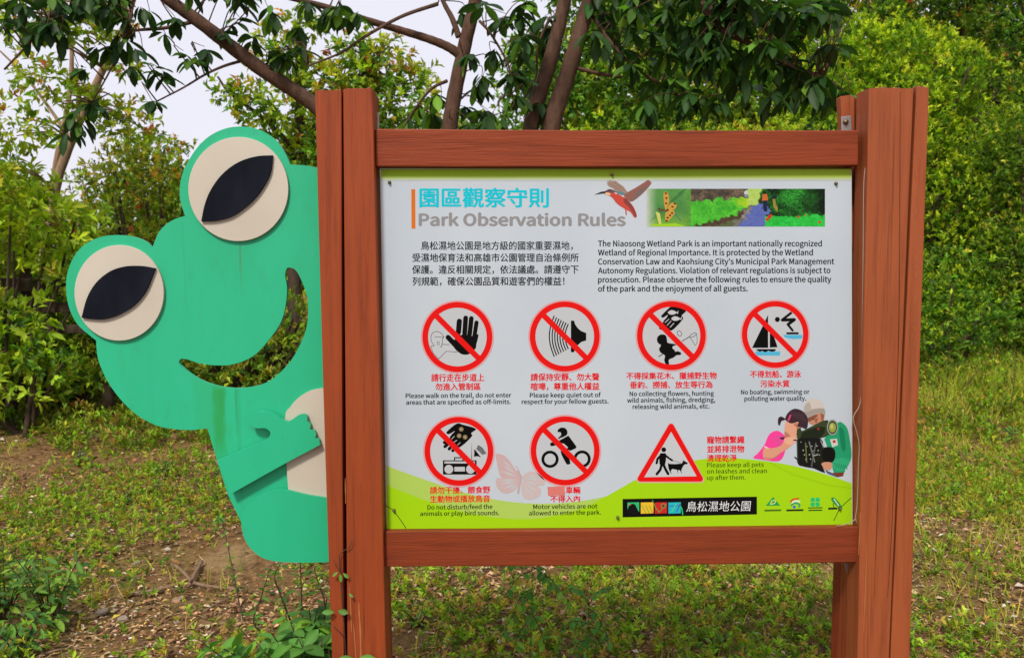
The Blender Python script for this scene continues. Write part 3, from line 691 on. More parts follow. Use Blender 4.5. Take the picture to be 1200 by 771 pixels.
# --- kingfisher
p = Pic('printed_kingfisher', (690, 200), 10.28, 'kingfisher in flight'); p.k = 8
p.poly([(210, 150), (225, 165), (222, 120), (245, 140), (245, 108), (272, 130), (280, 112), (300, 135), (318, 122), (370, 160), (420, 195), (450, 240), (475, 275), (400, 300), (330, 260), (290, 215), (245, 195)], (165, 140, 125), 2)
p.poly([(300, 240), (350, 250), (420, 262), (440, 290), (380, 290), (320, 265)], (95, 140, 150), 2); p.line([(260, 160), (400, 250)], 6, (120, 105, 105)); p.line([(300, 140), (430, 240)], 6, (125, 108, 105))
p.poly([(440, 280), (560, 210), (680, 135), (715, 112), (745, 135), (755, 150), (720, 200), (650, 275), (560, 350), (500, 375), (430, 320)], (150, 100, 88), 2)
for i in range(7): p.line([(500+i*12, 370-i*18), (640+i*15, 270-i*18)], 5, (112, 110, 115))
p.poly([(180, 262), (240, 232), (300, 245), (380, 300), (450, 340), (520, 410), (560, 480), (578, 550), (548, 565), (500, 500), (430, 460), (340, 400), (285, 330), (240, 300), (200, 290)], (205, 80, 66), 3)
p.poly([(430, 330), (500, 390), (545, 470), (578, 545), (560, 560), (520, 490), (470, 430), (420, 380)], (140, 70, 66), 2); p.poly([(190, 262), (235, 225), (290, 232), (320, 262), (270, 270), (230, 255)], (110, 85, 85), 2)
p.poly([(195, 270), (240, 268), (268, 290), (215, 296)], (228, 205, 160), 2); p.poly([(65, 292), (150, 255), (235, 245), (190, 275)], (52, 52, 58)); p.poly([(300, 262), (345, 275), (330, 285)], (232, 232, 236))
p.line([(445, 465), (452, 535)], 14, (190, 70, 60)); p.disc(248, 240, 8, (20, 20, 22)); p.build()

# --- landscape photo strip
def vnoise(seed):
    r = np.random.default_rng(seed); G = r.random((64, 256))
    def f(x, y):
        xi, yi = int(x) % 256, int(y) % 64; fx, fy = x-int(x), y-int(y); fx = fx*fx*(3-2*fx); fy = fy*fy*(3-2*fy)
        a = G[yi, xi]*(1-fx)+G[yi, (xi+1) % 256]*fx; b = G[(yi+1) % 64, xi]*(1-fx)+G[(yi+1) % 64, (xi+1) % 256]*fx
        return a*(1-fy)+b*fy
    return f
n1, n2, n3 = vnoise(1), vnoise(2), vnoise(3)
RS = np.random.default_rng(9).random((64, 256))
def strip(u, v):
    x, y = u*1140, v*240; x0_, y0_ = x, y; x += (n1(x/22+50, y/16+9)-.5)*46*(x > 300); y += ((n2(x0_/20+80, y0_/14)-.5)*26+(n3(x0_/8, y0_/7+5)-.5)*12)*(x > 300)                       # zoom pixel units minus (15,35)
    a, b, c = .35*n1(x/9, y/8)+.25*n2(x/17+40, y/15)+.4*RS[int(y/4.5) % 64, int(x/4.5) % 256], n2(x/36, y/30), n3(x/90, y/60)
    if x < 285:
        col = lerp((96, 160, 84), (70, 130, 66), y/400+b*.6); col = lerp(col, (150, 200, 60), (y-150)/120)
        if abs((x-190)+(y*1.1-60)) < 8+b*10: col = lerp(col, (50, 110, 60), .6)
        if x > 230: col = lerp(col, lerp((50, 120, 44), (130, 190, 80), a), (x-230)/55)
        wfade = (70-x)/70+.2*(b-.5)
        if wfade > 0: col = lerp(col, (196, 208, 190), wfade)
        return col
    curve = 240-(x-330)*0.29-max(0, x-560)*.25*(1 if x < 690 else 0)
    path_l = 668-abs(y-95)*.1+(95 <= y)*(-(y-95)*0.75 if y > 95 else 0); path_r = 690+(y-95)*1.3
    if y > 95 and path_l < x < min(path_r+30, 845) and not (y > 165 and x > 760): 
        return lerp((70, 90, 180), (130, 140, 190), a*.8) if x > path_l+40 else lerp((150, 150, 150), (90, 80, 80), b)
    if x < 700 and y > curve-6 and y < curve+26: return lerp((60, 44, 36), (104, 84, 66), a)
    if x < 700 and y >= curve+26: return lerp((60, 120, 50), (120, 90, 80), a)
    if x < 640:
        top = 50+22*b+(20 if x < 420 else 0)
        if y < top: return lerp((60, 56, 50), (130, 112, 92), a*b*2) 
        g_ = lerp((44, 150, 40), (120, 235, 70), a*.9+b*.4-.2); return lerp(g_, (190, 220, 40), max(0, (x-540)/100)*(1 if y < 110 else 0))
    if x < 720 and y < 100: return lerp((150, 200, 60), (210, 225, 150), a)
    if y > 165+b*26-(x-900)*.06: return lerp((20, 150, 40), (70, 240, 100), a)
    d = lerp((8, 22, 10), (60, 180, 60), (a*1.1+c*.8-.55+max(0, .35-abs(x-960)/400))); return lerp(d, (14, 26, 14), max(0, (x-980)/160)*(1 if y < 150 else .2))
p = Pic('printed_landscape', (755, 215), 5.4545, 'garden path photo strip with striped dragonfly'); p.k = 1
p.grid(15, 35, 1155, 276, 260, 54, strip); p.k = 3
for q in ([(125, 60), (150, 60), (160, 110), (150, 150), (135, 170), (125, 110)], [(150, 165), (170, 125), (200, 130), (205, 150), (180, 175)], [(140, 180), (190, 180), (185, 205), (150, 245), (135, 235)], [(150, 175), (185, 175), (195, 195), (160, 205)]): p.poly(q, (206, 160, 70), 3)
for x, y in ((138, 64), (142, 95), (140, 128), (195, 130), (180, 150), (178, 190), (165, 205), (150, 220), (143, 240), (96, 165), (150, 170)): p.disc(x, y, 8, (92, 44, 30), 10, 6)
p.line([(96, 168), (150, 178)], 9, (120, 60, 44)); p.poly([(72, 180), (100, 190), (112, 276), (98, 276)], (206, 214, 110)); p.line([(195, 195), (235, 240)], 4, (70, 110, 130)); p.poly([(30, 276), (60, 262), (200, 255), (270, 276)], (160, 215, 40))
p.disc(768, 58, 9, (40, 30, 26), 12); p.poly([(755, 70), (785, 68), (792, 110), (752, 112)], (200, 110, 50)); p.poly([(760, 110), (786, 110), (784, 180), (764, 178)], (32, 38, 70)); p.line([(750, 85), (746, 130)], 8, (60, 40, 30))
p.poly([(812, 82), (848, 82), (838, 100), (820, 100)], (30, 40, 60)); p.poly([(820, 100), (838, 100), (840, 130), (855, 160), (850, 185), (825, 150)], (150, 140, 60)); p.disc(652, 60, 14, (200, 215, 210), 10); p.poly([(640, 70), (665, 70), (662, 90), (642, 90)], (130, 150, 160))
for x, y, r_ in ((800, 215, 13), (785, 230, 10), (1120, 248, 9), (985, 215, 8), (1028, 205, 6), (812, 205, 8)): p.disc(x, y, r_, (205, 60, 40), 8)
p.build()

# --- girl and man at the spotting scope
p = Pic('printed_portrait', (880, 460), 7.344, 'photo of girl and man at a spotting scope'); p.k = 4
S3 = (214, 160, 132)
p.poly([(745, 260), (790, 262), (830, 310), (850, 400), (866, 530), (850, 600), (815, 640), (800, 690), (715, 690), (690, 560), (640, 420), (640, 385)], (38, 160, 112), 3)
p.poly([(760, 300), (800, 330), (815, 480), (790, 500), (770, 430)], (24, 132, 92), 3); p.poly([(700, 590), (790, 560), (850, 590), (810, 660), (730, 670)], (50, 176, 124), 3)
for i in range(6): p.line([(720+i*18, 600+i*4), (740+i*18, 650+i*2)], 5, (24, 128, 90))
p.poly([(680, 400), (740, 395), (750, 450), (700, 470)], (205, 214, 206)); p.disc(716, 420, 14, (190, 60, 60), 12)
p.poly([(480, 190), (620, 170), (632, 215), (610, 270), (520, 275), (485, 235)], (196, 140, 112), 3); p.poly([(488, 215), (560, 190), (575, 200), (520, 240), (500, 250)], (134, 84, 66), 2); p.poly([(600, 180), (630, 180), (625, 225), (612, 250)], (150, 96, 76), 2); p.line([(530, 232), (556, 228)], 6, (60, 36, 30)); p.poly([(545, 225), (575, 215), (572, 255), (556, 262)], (160, 98, 78))
p.poly([(455, 110), (480, 70), (540, 50), (600, 70), (625, 110), (640, 180), (630, 192), (590, 172), (500, 214), (470, 210), (455, 180)], (206, 200, 192), 3); p.poly([(458, 165), (540, 140), (628, 135), (640, 180), (630, 192), (590, 172), (500, 214), (470, 210)], (166, 158, 150), 2); p.poly([(460, 120), (500, 80), (520, 150), (465, 165)], (180, 174, 166), 2); p.line([(465, 182), (540, 165), (630, 150)], 4, (150, 144, 138), 2)
p.poly([(20, 560), (60, 520), (115, 450), (150, 370), (190, 335), (240, 330), (300, 380), (305, 430), (290, 520), (240, 588), (100, 575)], (248, 70, 160), 3)
p.poly([(200, 380), (270, 370), (280, 440), (240, 500), (210, 450)], (232, 80, 158), 3); p.line([(115, 462), (170, 490)], 10, (248, 220, 230))
p.poly([(300, 250), (340, 240), (420, 260), (425, 310), (400, 380), (350, 385), (300, 375), (290, 320)], (226, 166, 138), 3)
p.line([(395, 300), (408, 318)], 6, (60, 30, 30)); p.poly([(365, 268), (420, 262), (424, 290), (395, 300)], (188, 122, 100), 2); p.line([(390, 358), (412, 352)], 6, (190, 80, 80)); p.poly([(290, 330), (340, 372), (350, 395), (300, 395)], (186, 124, 98), 2)
p.poly([(110, 480), (160, 480), (250, 460), (300, 400), (370, 385), (385, 410), (330, 470), (250, 520), (180, 570), (110, 565)], (222, 160, 130), 3); p.line([(118, 560), (190, 566), (260, 516)], 7, (186, 120, 92), 2)
for q_ in range(4): p.line([(318+q_*18, 452-q_*14), (366+q_*9, 398-q_*4)], 4, (184, 122, 98))
p.poly([(285, 400), (330, 380), (380, 385), (395, 410), (350, 450), (300, 440)], (232, 178, 150), 3); p.poly([(248, 385), (290, 380), (285, 402), (255, 402)], (60, 50, 60))
p.poly([(295, 225), (310, 185), (345, 150), (385, 138), (440, 155), (480, 200), (492, 250), (480, 310), (440, 300), (400, 290), (410, 250), (350, 265), (310, 245)], (62, 44, 52), 3)
p.poly([(296, 225), (262, 205), (236, 220), (234, 270), (250, 280), (262, 245), (290, 235)], (54, 38, 46), 3); p.line([(322, 240), (342, 190)], 13, (236, 70, 130))
for i in range(5): p.line([(345+i*22, 165+i*3), (380+i*22, 215+i*8)], 4, (92, 70, 78))
p.poly([(395, 320), (430, 300), (440, 330), (560, 270), (660, 235), (690, 350), (560, 400), (440, 400), (400, 400)], (58, 70, 42), 2, ()); p.poly([(440, 345), (560, 300), (640, 300), (600, 390), (450, 400)], (34, 42, 28), 2)
p.disc(702, 298, 48, (150, 156, 148), 30, 68); p.disc(702, 298, 38, (58, 66, 44), 30, 56); p.disc(702, 300, 30, (150, 166, 74), 30, 42); p.disc(696, 290, 14, (190, 198, 120), 16, 22); p.disc(580, 312, 9, (190, 50, 40), 10)
D = (24, 26, 24)
p.poly([(405, 400), (470, 390), (600, 395), (620, 460), (600, 600), (640, 690), (540, 650), (415, 625), (400, 560)], D, 2); p.poly([(520, 560), (600, 480), (700, 470), (728, 530), (700, 600), (610, 610)], (30, 34, 24), 3); p.disc(665, 535, 56, (18, 19, 18), 24, 62)
for a, b, c in (((365, 408), (430, 408), D), ((398, 405), (402, 600), (70, 72, 66)), ((375, 552), (420, 590), D), ((500, 420), (550, 600), (120, 122, 118)), ((560, 430), (520, 640), (96, 98, 94)), ((470, 430), (480, 600), (98, 120, 60)), ((600, 410), (625, 470), (140, 142, 138)), ((530, 545), (580, 530), (160, 160, 158))): p.line([a, b], 10, c)
for i in range(12): p.disc(430+(i*53) % 170, 425+(i*37) % 150, 6, (130+i*6, 132+i*6, 128+i*5), 6)
p.poly([(610, 605), (690, 600), (695, 650), (640, 665)], (208, 150, 120), 3); p.poly([(695, 690), (800, 684), (795, 715), (745, 725)], (120, 60, 44)); p.poly([(640, 665), (700, 690), (740, 725), (660, 695)], (80, 96, 120))
p.build()
# the green hill overlaps the foot of that photo
p = Pic('printed_hill_edge'); p.k = 62
p.poly([(901, 541.2), (912, 543.2), (925, 546), (940, 549), (955, 553), (970, 557), (985, 561.5), (998.2, 566), (998.4, 572), (970, 568), (930, 556)], (166, 219, 20)); p.build()

# --- name strip and crests
p = Pic('printed_name_strip', (725, 570), 4.3636, 'black strip with four colour squares and white park name'); p.k = 6
p.poly([(20, 63), (707, 51), (707, 142), (20, 157)], (14, 14, 14))
for (x0, x1, c) in ((45, 105, (52, 190, 120)), (113, 178, (240, 196, 52)), (185, 247, (205, 44, 44)), (254, 318, (40, 190, 200))): p.poly([(x0, 81), (x1, 79.5), (x1, 136), (x0, 138)], c)
p.poly([(45, 138), (52, 100), (66, 88), (84, 92), (98, 120), (105, 138)], (16, 20, 20), 2); p.line([(50, 92), (64, 94)], 4, (220, 60, 40)); 
for i in range(3): p.line([(120+i*18, 96), (138+i*18, 134)], 4, (120, 170, 60))
p.line([(172, 68), (190, 110), (210, 130)], 4, (70, 170, 70), 2); p.disc(228, 98, 14, (170, 120, 70), 10); p.disc(228, 98, 7, (110, 40, 40), 10); p.line([(205, 134), (245, 90)], 4, (90, 150, 60))
p.line([(300, 84), (322, 110), (328, 145)], 6, (44, 200, 120), 2); p.line([(258, 100), (316, 96)], 5, (60, 110, 220)); p.line([(270, 130), (296, 86)], 5, (90, 220, 140)); p.line([(296, 130), (316, 86)], 5, (60, 90, 200))
p.off, p.s, p.k = (0, 0), 1.0, 22
cjk(p, '鳥松濕地公園', 803.5, 12.75, 588, 599.5, (232, 236, 238), 0, 0.12); p.build()
p = Pic('printed_crest', (725, 570), 4.3636, 'green triangle crest'); p.k = 6
p.poly([(790, 52), (826, 97), (752, 98)], (30, 160, 80)); p.line([(775, 92), (785, 72), (802, 70), (798, 84), (780, 90)], 6, (200, 230, 120), 2)
p.off, p.s = (0, 0), 1.0; p.line([(895.8, 598), (915.5, 597.6)], 2, (70, 110, 30)); p.build()
p = Pic('printed_crest', (725, 570), 4.3636, 'red and blue swoosh crest'); p.k = 6
p.line([(878, 80), (890, 66), (922, 60)], 8, (214, 60, 40), 3); p.line([(885, 84), (905, 72), (928, 78)], 7, (235, 240, 230), 3); p.line([(880, 98), (900, 84), (926, 92), (920, 106)], 8, (40, 160, 120), 3); p.disc(898, 104, 8, (60, 110, 200), 10)
p.off, p.s = (0, 0), 1.0; p.line([(921.5, 597.8), (941.5, 597.4)], 2.2, (40, 50, 30)); p.build()
p = Pic('printed_crest', (725, 570), 4.3636, 'green clover crest'); p.k = 6
for dx, dy in ((-12, -10), (12, -10), (-12, 12), (12, 12)): p.disc(1005+dx, 78+dy, 13, (40, 200, 110), 12)
p.line([(1005, 54), (1005, 102)], 3, (166, 219, 20)); p.line([(980, 79), (1030, 79)], 3, (166, 219, 20))
p.off, p.s = (0, 0), 1.0; p.line([(947, 594.9), (964, 594.6)], 1.3, (50, 90, 30)); p.line([(947.5, 597.8), (963.5, 597.5)], 1.5, (50, 80, 30)); p.build()
p = Pic('printed_crest', (725, 570), 4.3636, 'green bird crest'); p.k = 6
p.poly([(1085, 62), (1098, 54), (1112, 64), (1130, 84), (1145, 112), (1132, 110), (1112, 98), (1096, 80)], (40, 150, 70), 2); p.line([(1100, 62), (1126, 98)], 5, (222, 236, 210)); p.line([(1096, 84), (1100, 106), (1120, 112)], 4, (30, 60, 30))
p.off, p.s = (0, 0), 1.0; p.line([(970.5, 595.8), (981, 595.5)], 2.4, (30, 50, 30)); p.build()

# --- bolts and cracks in the face
for x, y in ((456.5, 214), (717.3, 204.8), (979.6, 215.3), (461.8, 597.8), (724, 606.2), (984, 595.5)):
    tb = Tubes(); q = at(x, y, YP-.0005); tb.add([q, q-np.array([0, .004, 0]), q-np.array([0, .007, 0])], .0046, .0026, 12, 1); tb.build('bolt', BRASS, panel)
for pts in ([(452, 592), (461, 598), (470, 610), (476, 619)], [(998, 583), (992, 588), (984, 596), (980, 604), (977, 610)]):
    p = Pic('cracked_face'); p.k = 12; p.line(pts, 0.9, (70, 84, 24), 2); p.build()


# ------------------------------------------------------------------ the frog figure
YG = 2.172
fr = at(370, 400, YG)
frog = empty('frog_figure', (fr[0], YG, 0), 'flat green wooden frog with cream eyes peeking out from the left post of the board', 'cutout figure')
Z7 = lambda L: [(60+x/2.856, 130+y/2.856) for x, y in L]
Z8 = lambda L: [(60+x/2.856, 400+y/2.856) for x, y in L]
Z9 = lambda L: [(240+x/3.2125, 440+y/3.2125) for x, y in L]
def plate(name, loops, Y, th, m, parent, label=None):
    V, Fc = prism([px_loop(L, Y) for L in loops], Y, Y+th); me = mesh(name, V, Fc, m); fix_normals(me)
    o = link(name, me, parent); bevelled(o, .0025, 2, 45)
    if label: o['label'] = label
    return o
outline = Z7([(850, 183), (800, 180), (786, 148), (760, 107), (722, 76), (682, 59), (640, 53), (598, 56), (558, 69), (520, 92), (485, 128), (455, 175), (437, 218), (430, 262), (433, 305), (448, 352), (415, 362), (385, 380), (360, 407), (338, 458), (318, 439), (288, 425), (250, 417), (210, 416), (170, 421), (130, 437), (95, 463), (68, 503), (53, 548), (50, 593), (55, 640), (70, 684), (95, 722), (150, 768)])
cut = len(outline)
outline += Z8([(155, 50), (170, 95), (190, 135), (217, 175), (250, 213), (290, 248), (330, 271), (373, 287), (420, 294), (470, 296), (523, 291), (557, 405), (590, 510), (637, 606), (650, 660), (720, 700), (930, 736)])
outline += [(391, 658), (386, 400), (379, 198)]
cor = {1, 15, 19, cut+10, cut+11, cut+12, cut+13, cut+14, cut+15, cut+16, cut+17, cut+18, cut+19, cut-1}
body_l = closed(outline, 5, cor)
smile = Z7([(797, 524), (820, 535), (842, 578), (856, 620), (860, 662), (857, 710), (845, 755)])+Z8([(815, 45), (785, 85), (750, 118), (715, 140), (670, 153), (620, 157), (570, 152), (520, 138), (480, 118), (445, 92), (428, 72), (432, 60), (450, 59), (500, 74), (550, 80), (600, 78), (650, 63), (695, 33)])+Z7([(752, 735), (775, 690), (786, 640), (789, 590), (783, 552), (787, 530)])
smile_l = closed(smile, 4)
plate('body_plate', [body_l, smile_l], YG, .012, FROG_BODY, frog)
def ell(cx, cy, rx, ry, n=64): return [(cx+rx*math.cos(2*math.pi*i/n), cy+ry*math.sin(2*math.pi*i/n)) for i in range(n)]
def eye(cx, cy, rx, ry, pup, pc_, lab):
    e = plate('eye', [ell(cx, cy, rx, ry)], YG-.009, .0088, CREAM, frog, lab)
    q = plate('pupil', [closed(pup, 6, pc_)], YG-.0165, .0073, BLACK, e)
    return e
eye(*Z7([(626, 262)])[0], 58.6, 61.0, Z7([(741, 149), (690, 152), (640, 166), (598, 190), (560, 226), (530, 272), (512, 320), (502, 370), (550, 368), (600, 355), (640, 330), (680, 295), (712, 252), (734, 205)]), {0, 7}, 'larger cream eye high on the frog head')
eye(*Z7([(227, 609)])[0], 52.3, 56.0, Z7([(348, 527), (300, 519), (245, 521), (195, 538), (150, 575), (120, 625), (101, 692), (135, 697), (180, 697), (230, 680), (280, 648), (318, 600)]), {0, 6}, 'smaller cream eye on the left of the frog head')
plate('belly', [closed(Z9([(302, 160), (322, 118), (352, 84), (395, 58), (440, 48), (470, 60), (475, 470), (400, 475), (316, 450), (308, 340)]), 5, {4, 5, 6, 7, 8})], YG-.008, .0078, CREAM, frog)
plate('leg', [closed(Z9([(313, 432), (280, 429), (240, 434), (200, 452), (165, 481), (145, 512), (138, 547), (141, 585), (155, 625), (180, 658), (215, 684), (262, 698), (330, 703), (400, 703), (482, 701), (475, 463), (400, 452), (350, 441)]), 5, {14, 15})], YG-.018, .0098, FROG, frog)
plate('arm', [closed(Z9([(95, 447), (45, 322), (150, 276), (228, 242), (246, 222), (243, 208), (225, 198), (195, 198), (175, 190), (166, 174), (170, 155), (186, 142), (215, 135), (245, 140), (272, 151), (298, 169), (318, 172), (352, 150), (373, 146), (386, 156), (385, 170), (398, 185), (397, 202), (412, 208), (419, 222), (416, 234), (429, 240), (432, 254), (424, 266), (300, 332)]), 5, {0, 1})], YG-.026, .0148, FROG, frog)


# ------------------------------------------------------------------ leaves
TPL = {}
def _tpl():
    V = [(0, 0, 0), (.5, -.5, .10), (1, 0, -.08), (.5, .5, .10)]; TPL['far'] = (np.array(V, float), np.array([(0, 1, 2), (0, 2, 3)]))
    V = [(0, 0, 0), (.3, -.38, .05), (.33, 0, -.03), (.3, .38, .05), (.68, -.45, .02), (.68, 0, -.06), (.68, .45, .02), (1, 0, -.16)]
    Fq = [(0, 1, 2), (0, 2, 3), (1, 4, 5), (1, 5, 2), (2, 5, 6), (2, 6, 3), (4, 7, 5), (5, 7, 6)]; TPL['mid'] = (np.array(V, float), np.array(Fq))
    t = [0, .06, .2, .38, .56, .74, .88, 1.0]; wd = [.03, .05, .26, .42, .5, .44, .26, 0]
    V, Fq = [], []
    for a, b in zip(t, wd): V += [(a, -b, .09*b-.16*a*a), (a, 0, -.16*a*a-.03*(b > .1)), (a, b, .09*b-.16*a*a)]
    for i in range(len(t)-1):
        o = i*3; Fq += [(o, o+3, o+4), (o, o+4, o+1), (o+1, o+4, o+5), (o+1, o+5, o+2)]
    TPL['near'] = (np.array(V, float), np.array(Fq))
    V = [(0, -.5, 0), (0, .5, 0), (.5, .35, .02), (.5, -.35, .02), (1, 0, -.12)]; TPL['blade'] = (np.array(V, float), np.array([(0, 3, 2), (0, 2, 1), (3, 4, 2)]))
_tpl()
def unit(a): return a/(np.linalg.norm(a, axis=-1, keepdims=True)+1e-9)
class Leaves:
    def __init__(s): s.p, s.d, s.n, s.l, s.w, s.c = [], [], [], [], [], []
    def add(s, p, d, n, l, w_, c):
        s.p.append(np.atleast_2d(p)); s.d.append(np.atleast_2d(d)); s.n.append(np.atleast_2d(n))
        k = len(s.p[-1]); s.l.append(np.broadcast_to(l, (k,))); s.w.append(np.broadcast_to(w_, (k,))); s.c.append(np.broadcast_to(c, (k, 3)))
    def cat(s): return [np.concatenate(x) for x in (s.p, s.d, s.n, s.l, s.w, s.c)]
    def build(s, name, parent, tpl='far', m=None, kind='stuff'):
        if not s.p: return None
        p, d, n, l, w_, c = s.cat(); V0, F0 = TPL[tpl]; d = unit(d); y = unit(np.cross(n, d)); z = np.cross(d, y)
        V = p[:, None]+V0[None, :, 0, None]*d[:, None]*l[:, None, None]+V0[None, :, 1, None]*y[:, None]*w_[:, None, None]+V0[None, :, 2, None]*z[:, None]*l[:, None, None]
        N, k = len(p), len(V0); Fc = (F0[None]+(np.arange(N)*k)[:, None, None]).reshape(-1, 3)
        T = np.concatenate([np.repeat(c, k, 0), np.ones((N*k, 1))], 1)
        o = link(name, np_mesh(name, V.reshape(-1, 3), Fc, m or LEAF, T), parent)
        if kind: o['kind'] = kind
        return o
def pal_pick(pal, n, jit=0.18):
    """pal: list of (weight, rgb)"""
    w_ = np.array([q[0] for q in pal], float); i = RNG.choice(len(pal), n, p=w_/w_.sum()); c = np.array([q[1] for q in pal])[i]
    return np.clip(c*(1+RNG.normal(0, jit, (n, 1)))*(1+RNG.normal(0, jit*.4, (n, 3))), .003, .7)
def sprigs(L, P, out, pal, l, k=6, w_=.42, up=.4, spread=.9, jit=.12, droop=0.0):
    """k leaves fanned about each point"""
    N = len(P); col = pal_pick(pal, N); ax = unit(out*.7+np.array([0, 0, up])+RNG.normal(0, .35, (N, 3)))
    for j in range(k):
        r = RNG.normal(0, 1, (N, 3)); d = unit(ax+spread*unit(r-(r*ax).sum(1)[:, None]*ax)); d[:, 2] -= droop
        n = unit(ax+RNG.normal(0, .35, (N, 3))+np.array([0, 0, .3])); ln = l*RNG.uniform(.65, 1.25, N)
        L.add(P+ax*(ln*RNG.uniform(-.3, .6, N))[:, None], d, n, ln, ln*w_*RNG.uniform(.8, 1.2, N), np.clip(col*(1+RNG.normal(0, jit, (N, 1))), .003, .7))
def lumpy(dirs, seed):
    r = np.random.default_rng(seed); s = 0
    for f in (2.2, 4.1, 7.3, 12.0):
        k = r.normal(0, 1, (3, 3)); s = s+np.sin((dirs@k)*f+r.uniform(0, 6, 3)).sum(1)/f
    return s*.26
def bush(name, label, cat, lobes, pal, dens=1.0, l=.05, k=6, w_=.42, group=None, stems=True, depth=.45, up=.4, part='foliage', base=None, m_bark=None, tip_pal=None, tip=.3, droop=0.0, trunk_r=.03, kind=None, clumpy=True):
    """lobes: (px, py, radius in px across, radius in px up, Y, depth radius in m)"""
    big = []
    for q in lobes:                               # large masses are built from several smaller clumps with gaps between
        a, b, rx, ry, Y, dz = q
        if rx > 52 and clumpy:
            big.append((a, b, rx*.72, ry*.72, Y, dz*.72))
            for k_ in range(6):
                th = 6.283*k_/6+random.uniform(-.4, .4); rr_ = random.uniform(.5, .72); sc2 = random.uniform(.34, .52)
                big.append((a+math.cos(th)*rx*rr_, b-math.sin(th)*ry*rr_, rx*sc2, ry*sc2, Y+random.uniform(-.8, .3)*dz, dz*sc2*1.1))
        else: big.append(q)
    lobes = big
    C = [(at(a, b, Y), rx*Y/F, dz, ry*Y/F) for a, b, rx, ry, Y, dz in lobes]
    cx_ = np.mean([c[0][0] for c in C]); cy_ = np.mean([c[0][1] for c in C])
    b0 = np.array([cx_, cy_, float(gz(cx_, cy_))]) if base is None else base
    root = empty(name, b0, label, cat, group)
    L = Leaves()
    if stems:
        tb = Tubes()
        for i, (c, rx, ry, rz) in enumerate(C):
            for q in range(2 if len(C) < 8 else 1):
                e = c+np.array([random.uniform(-.5, .5)*rx, random.uniform(-.4, .4)*ry, random.uniform(-.3, .5)*rz]); s0 = b0+np.array([random.uniform(-.12, .12), random.uniform(-.1, .1), -.05])
                md = (s0*.45+e*.55)+np.array([random.uniform(-.1, .1)*rx, 0, random.uniform(-.1, .15)*rz]); tb.add([s0, md, e], trunk_r*random.uniform(.7, 1.2), trunk_r*.3, 6, 5)
        tb.build('stem', m_bark or BARK_DARK, root, 'stuff')
    for i, (c, rx, ry, rz) in enumerate(C):
        R3 = np.array([rx, ry, rz]); area = 4*math.pi*((rx*ry)**1.6/3+(rx*rz)**1.6/3+(ry*rz)**1.6/3)**(1/1.6)
        n = int(area/(l*l)*dens*.8); D = unit(RNG.normal(0, 1, (n, 3))); rr = 1-np.abs(RNG.normal(0, depth*.55, n)); rr = np.clip(rr, .15, 1)
        f = (1+lumpy(D, 100+i+int(c[0]*10)))*rr; P = c+D*R3*f[:, None]
        keep = P[:, 2] > gz(P[:, 0], P[:, 1])+.03
        for j, (c2, a, b, c3) in enumerate(C):
            if j != i: keep &= (((P-c2)/np.array([a, b, c3]))**2).sum(1) > .45
        P, D, rr = P[keep], D[keep], rr[keep]
        if tip_pal is not None:
            fk = f[keep]; tp = (rr > .8) & (RNG.random(len(rr)) < tip*1.9*np.clip((fk/np.maximum(rr, .2)-.85)/.35, .04, 1)*(.25+1.1*np.clip(D[:, 2]+.35, 0, 1)))
            sprigs(L, P[tp], D[tp], tip_pal, l*1.05, k, w_, up+.2, droop=droop); P, D = P[~tp], D[~tp]
        sprigs(L, P, D, pal, l, k, w_, up, droop=droop)
    L.build(part, root, 'far')
    return root

DK = [(4, (.017, .05, .011)), (3, (.028, .08, .014)), (1.4, (.07, .17, .018)), (.8, (.14, .28, .03))]
MIDG = [(4, (.085, .20, .016)), (3, (.14, .28, .022)), (2, (.21, .33, .028)), (1, (.04, .10, .014))]
LIME = [(4, (.34, .47, .02)), (3, (.42, .54, .025)), (2, (.23, .36, .02))]
OLIVE = [(4, (.17, .20, .02)), (3, (.24, .26, .03)), (2, (.11, .14, .016)), (1, (.27, .19, .045))]
AUTUMN = [(4, (.46, .40, .035)), (3, (.50, .28, .03)), (1.5, (.44, .13, .04)), (2, (.34, .43, .035))]
YG = [(4, (.28, .38, .022)), (3, (.37, .45, .03)), (2, (.14, .24, .018)), (1, (.42, .38, .04))]

# ------------------------------------------------------------------ trees with individually built leaves
def leaf_variants(pal, n=8, wr=.36):
    r = []
    V0, F0 = TPL['near']
    for i in range(n):
        V = V0.copy(); V[:, 1] *= wr*random.uniform(.9, 1.15); V[:, 2] += -random.uniform(0, .25)*V[:, 0]**2; V[:, 1] += .08*math.sin(i)*V[:, 0]**2
        c = pal_pick(pal, 1)[0]; T = np.tile(np.array([*c, 1.0]), (len(V), 1)); mid = np.abs(V0[:, 1]) < .01; T[mid, :3] = T[mid, :3]*1.25+.008
        r.append(np_mesh('leaf', V, F0, GLOSSY_LEAF, T, True))
    return r
def place_leaf(me, parent, ploc, p, d, n, l):
    d = Vector(d).normalized(); y = Vector(n).cross(d)
    if y.length < 1e-4: y = Vector((1, 0, 0)).cross(d)
    y.normalize(); z = d.cross(y)
    o = bpy.data.objects.new('leaf', me); COL.objects.link(o); o.parent = parent
    o.matrix_local = Matrix.Translation(Vector(p)-ploc) @ Matrix((d, y, z)).transposed().to_4x4() @ Matrix.Diagonal((l, l, l, 1))
    return o
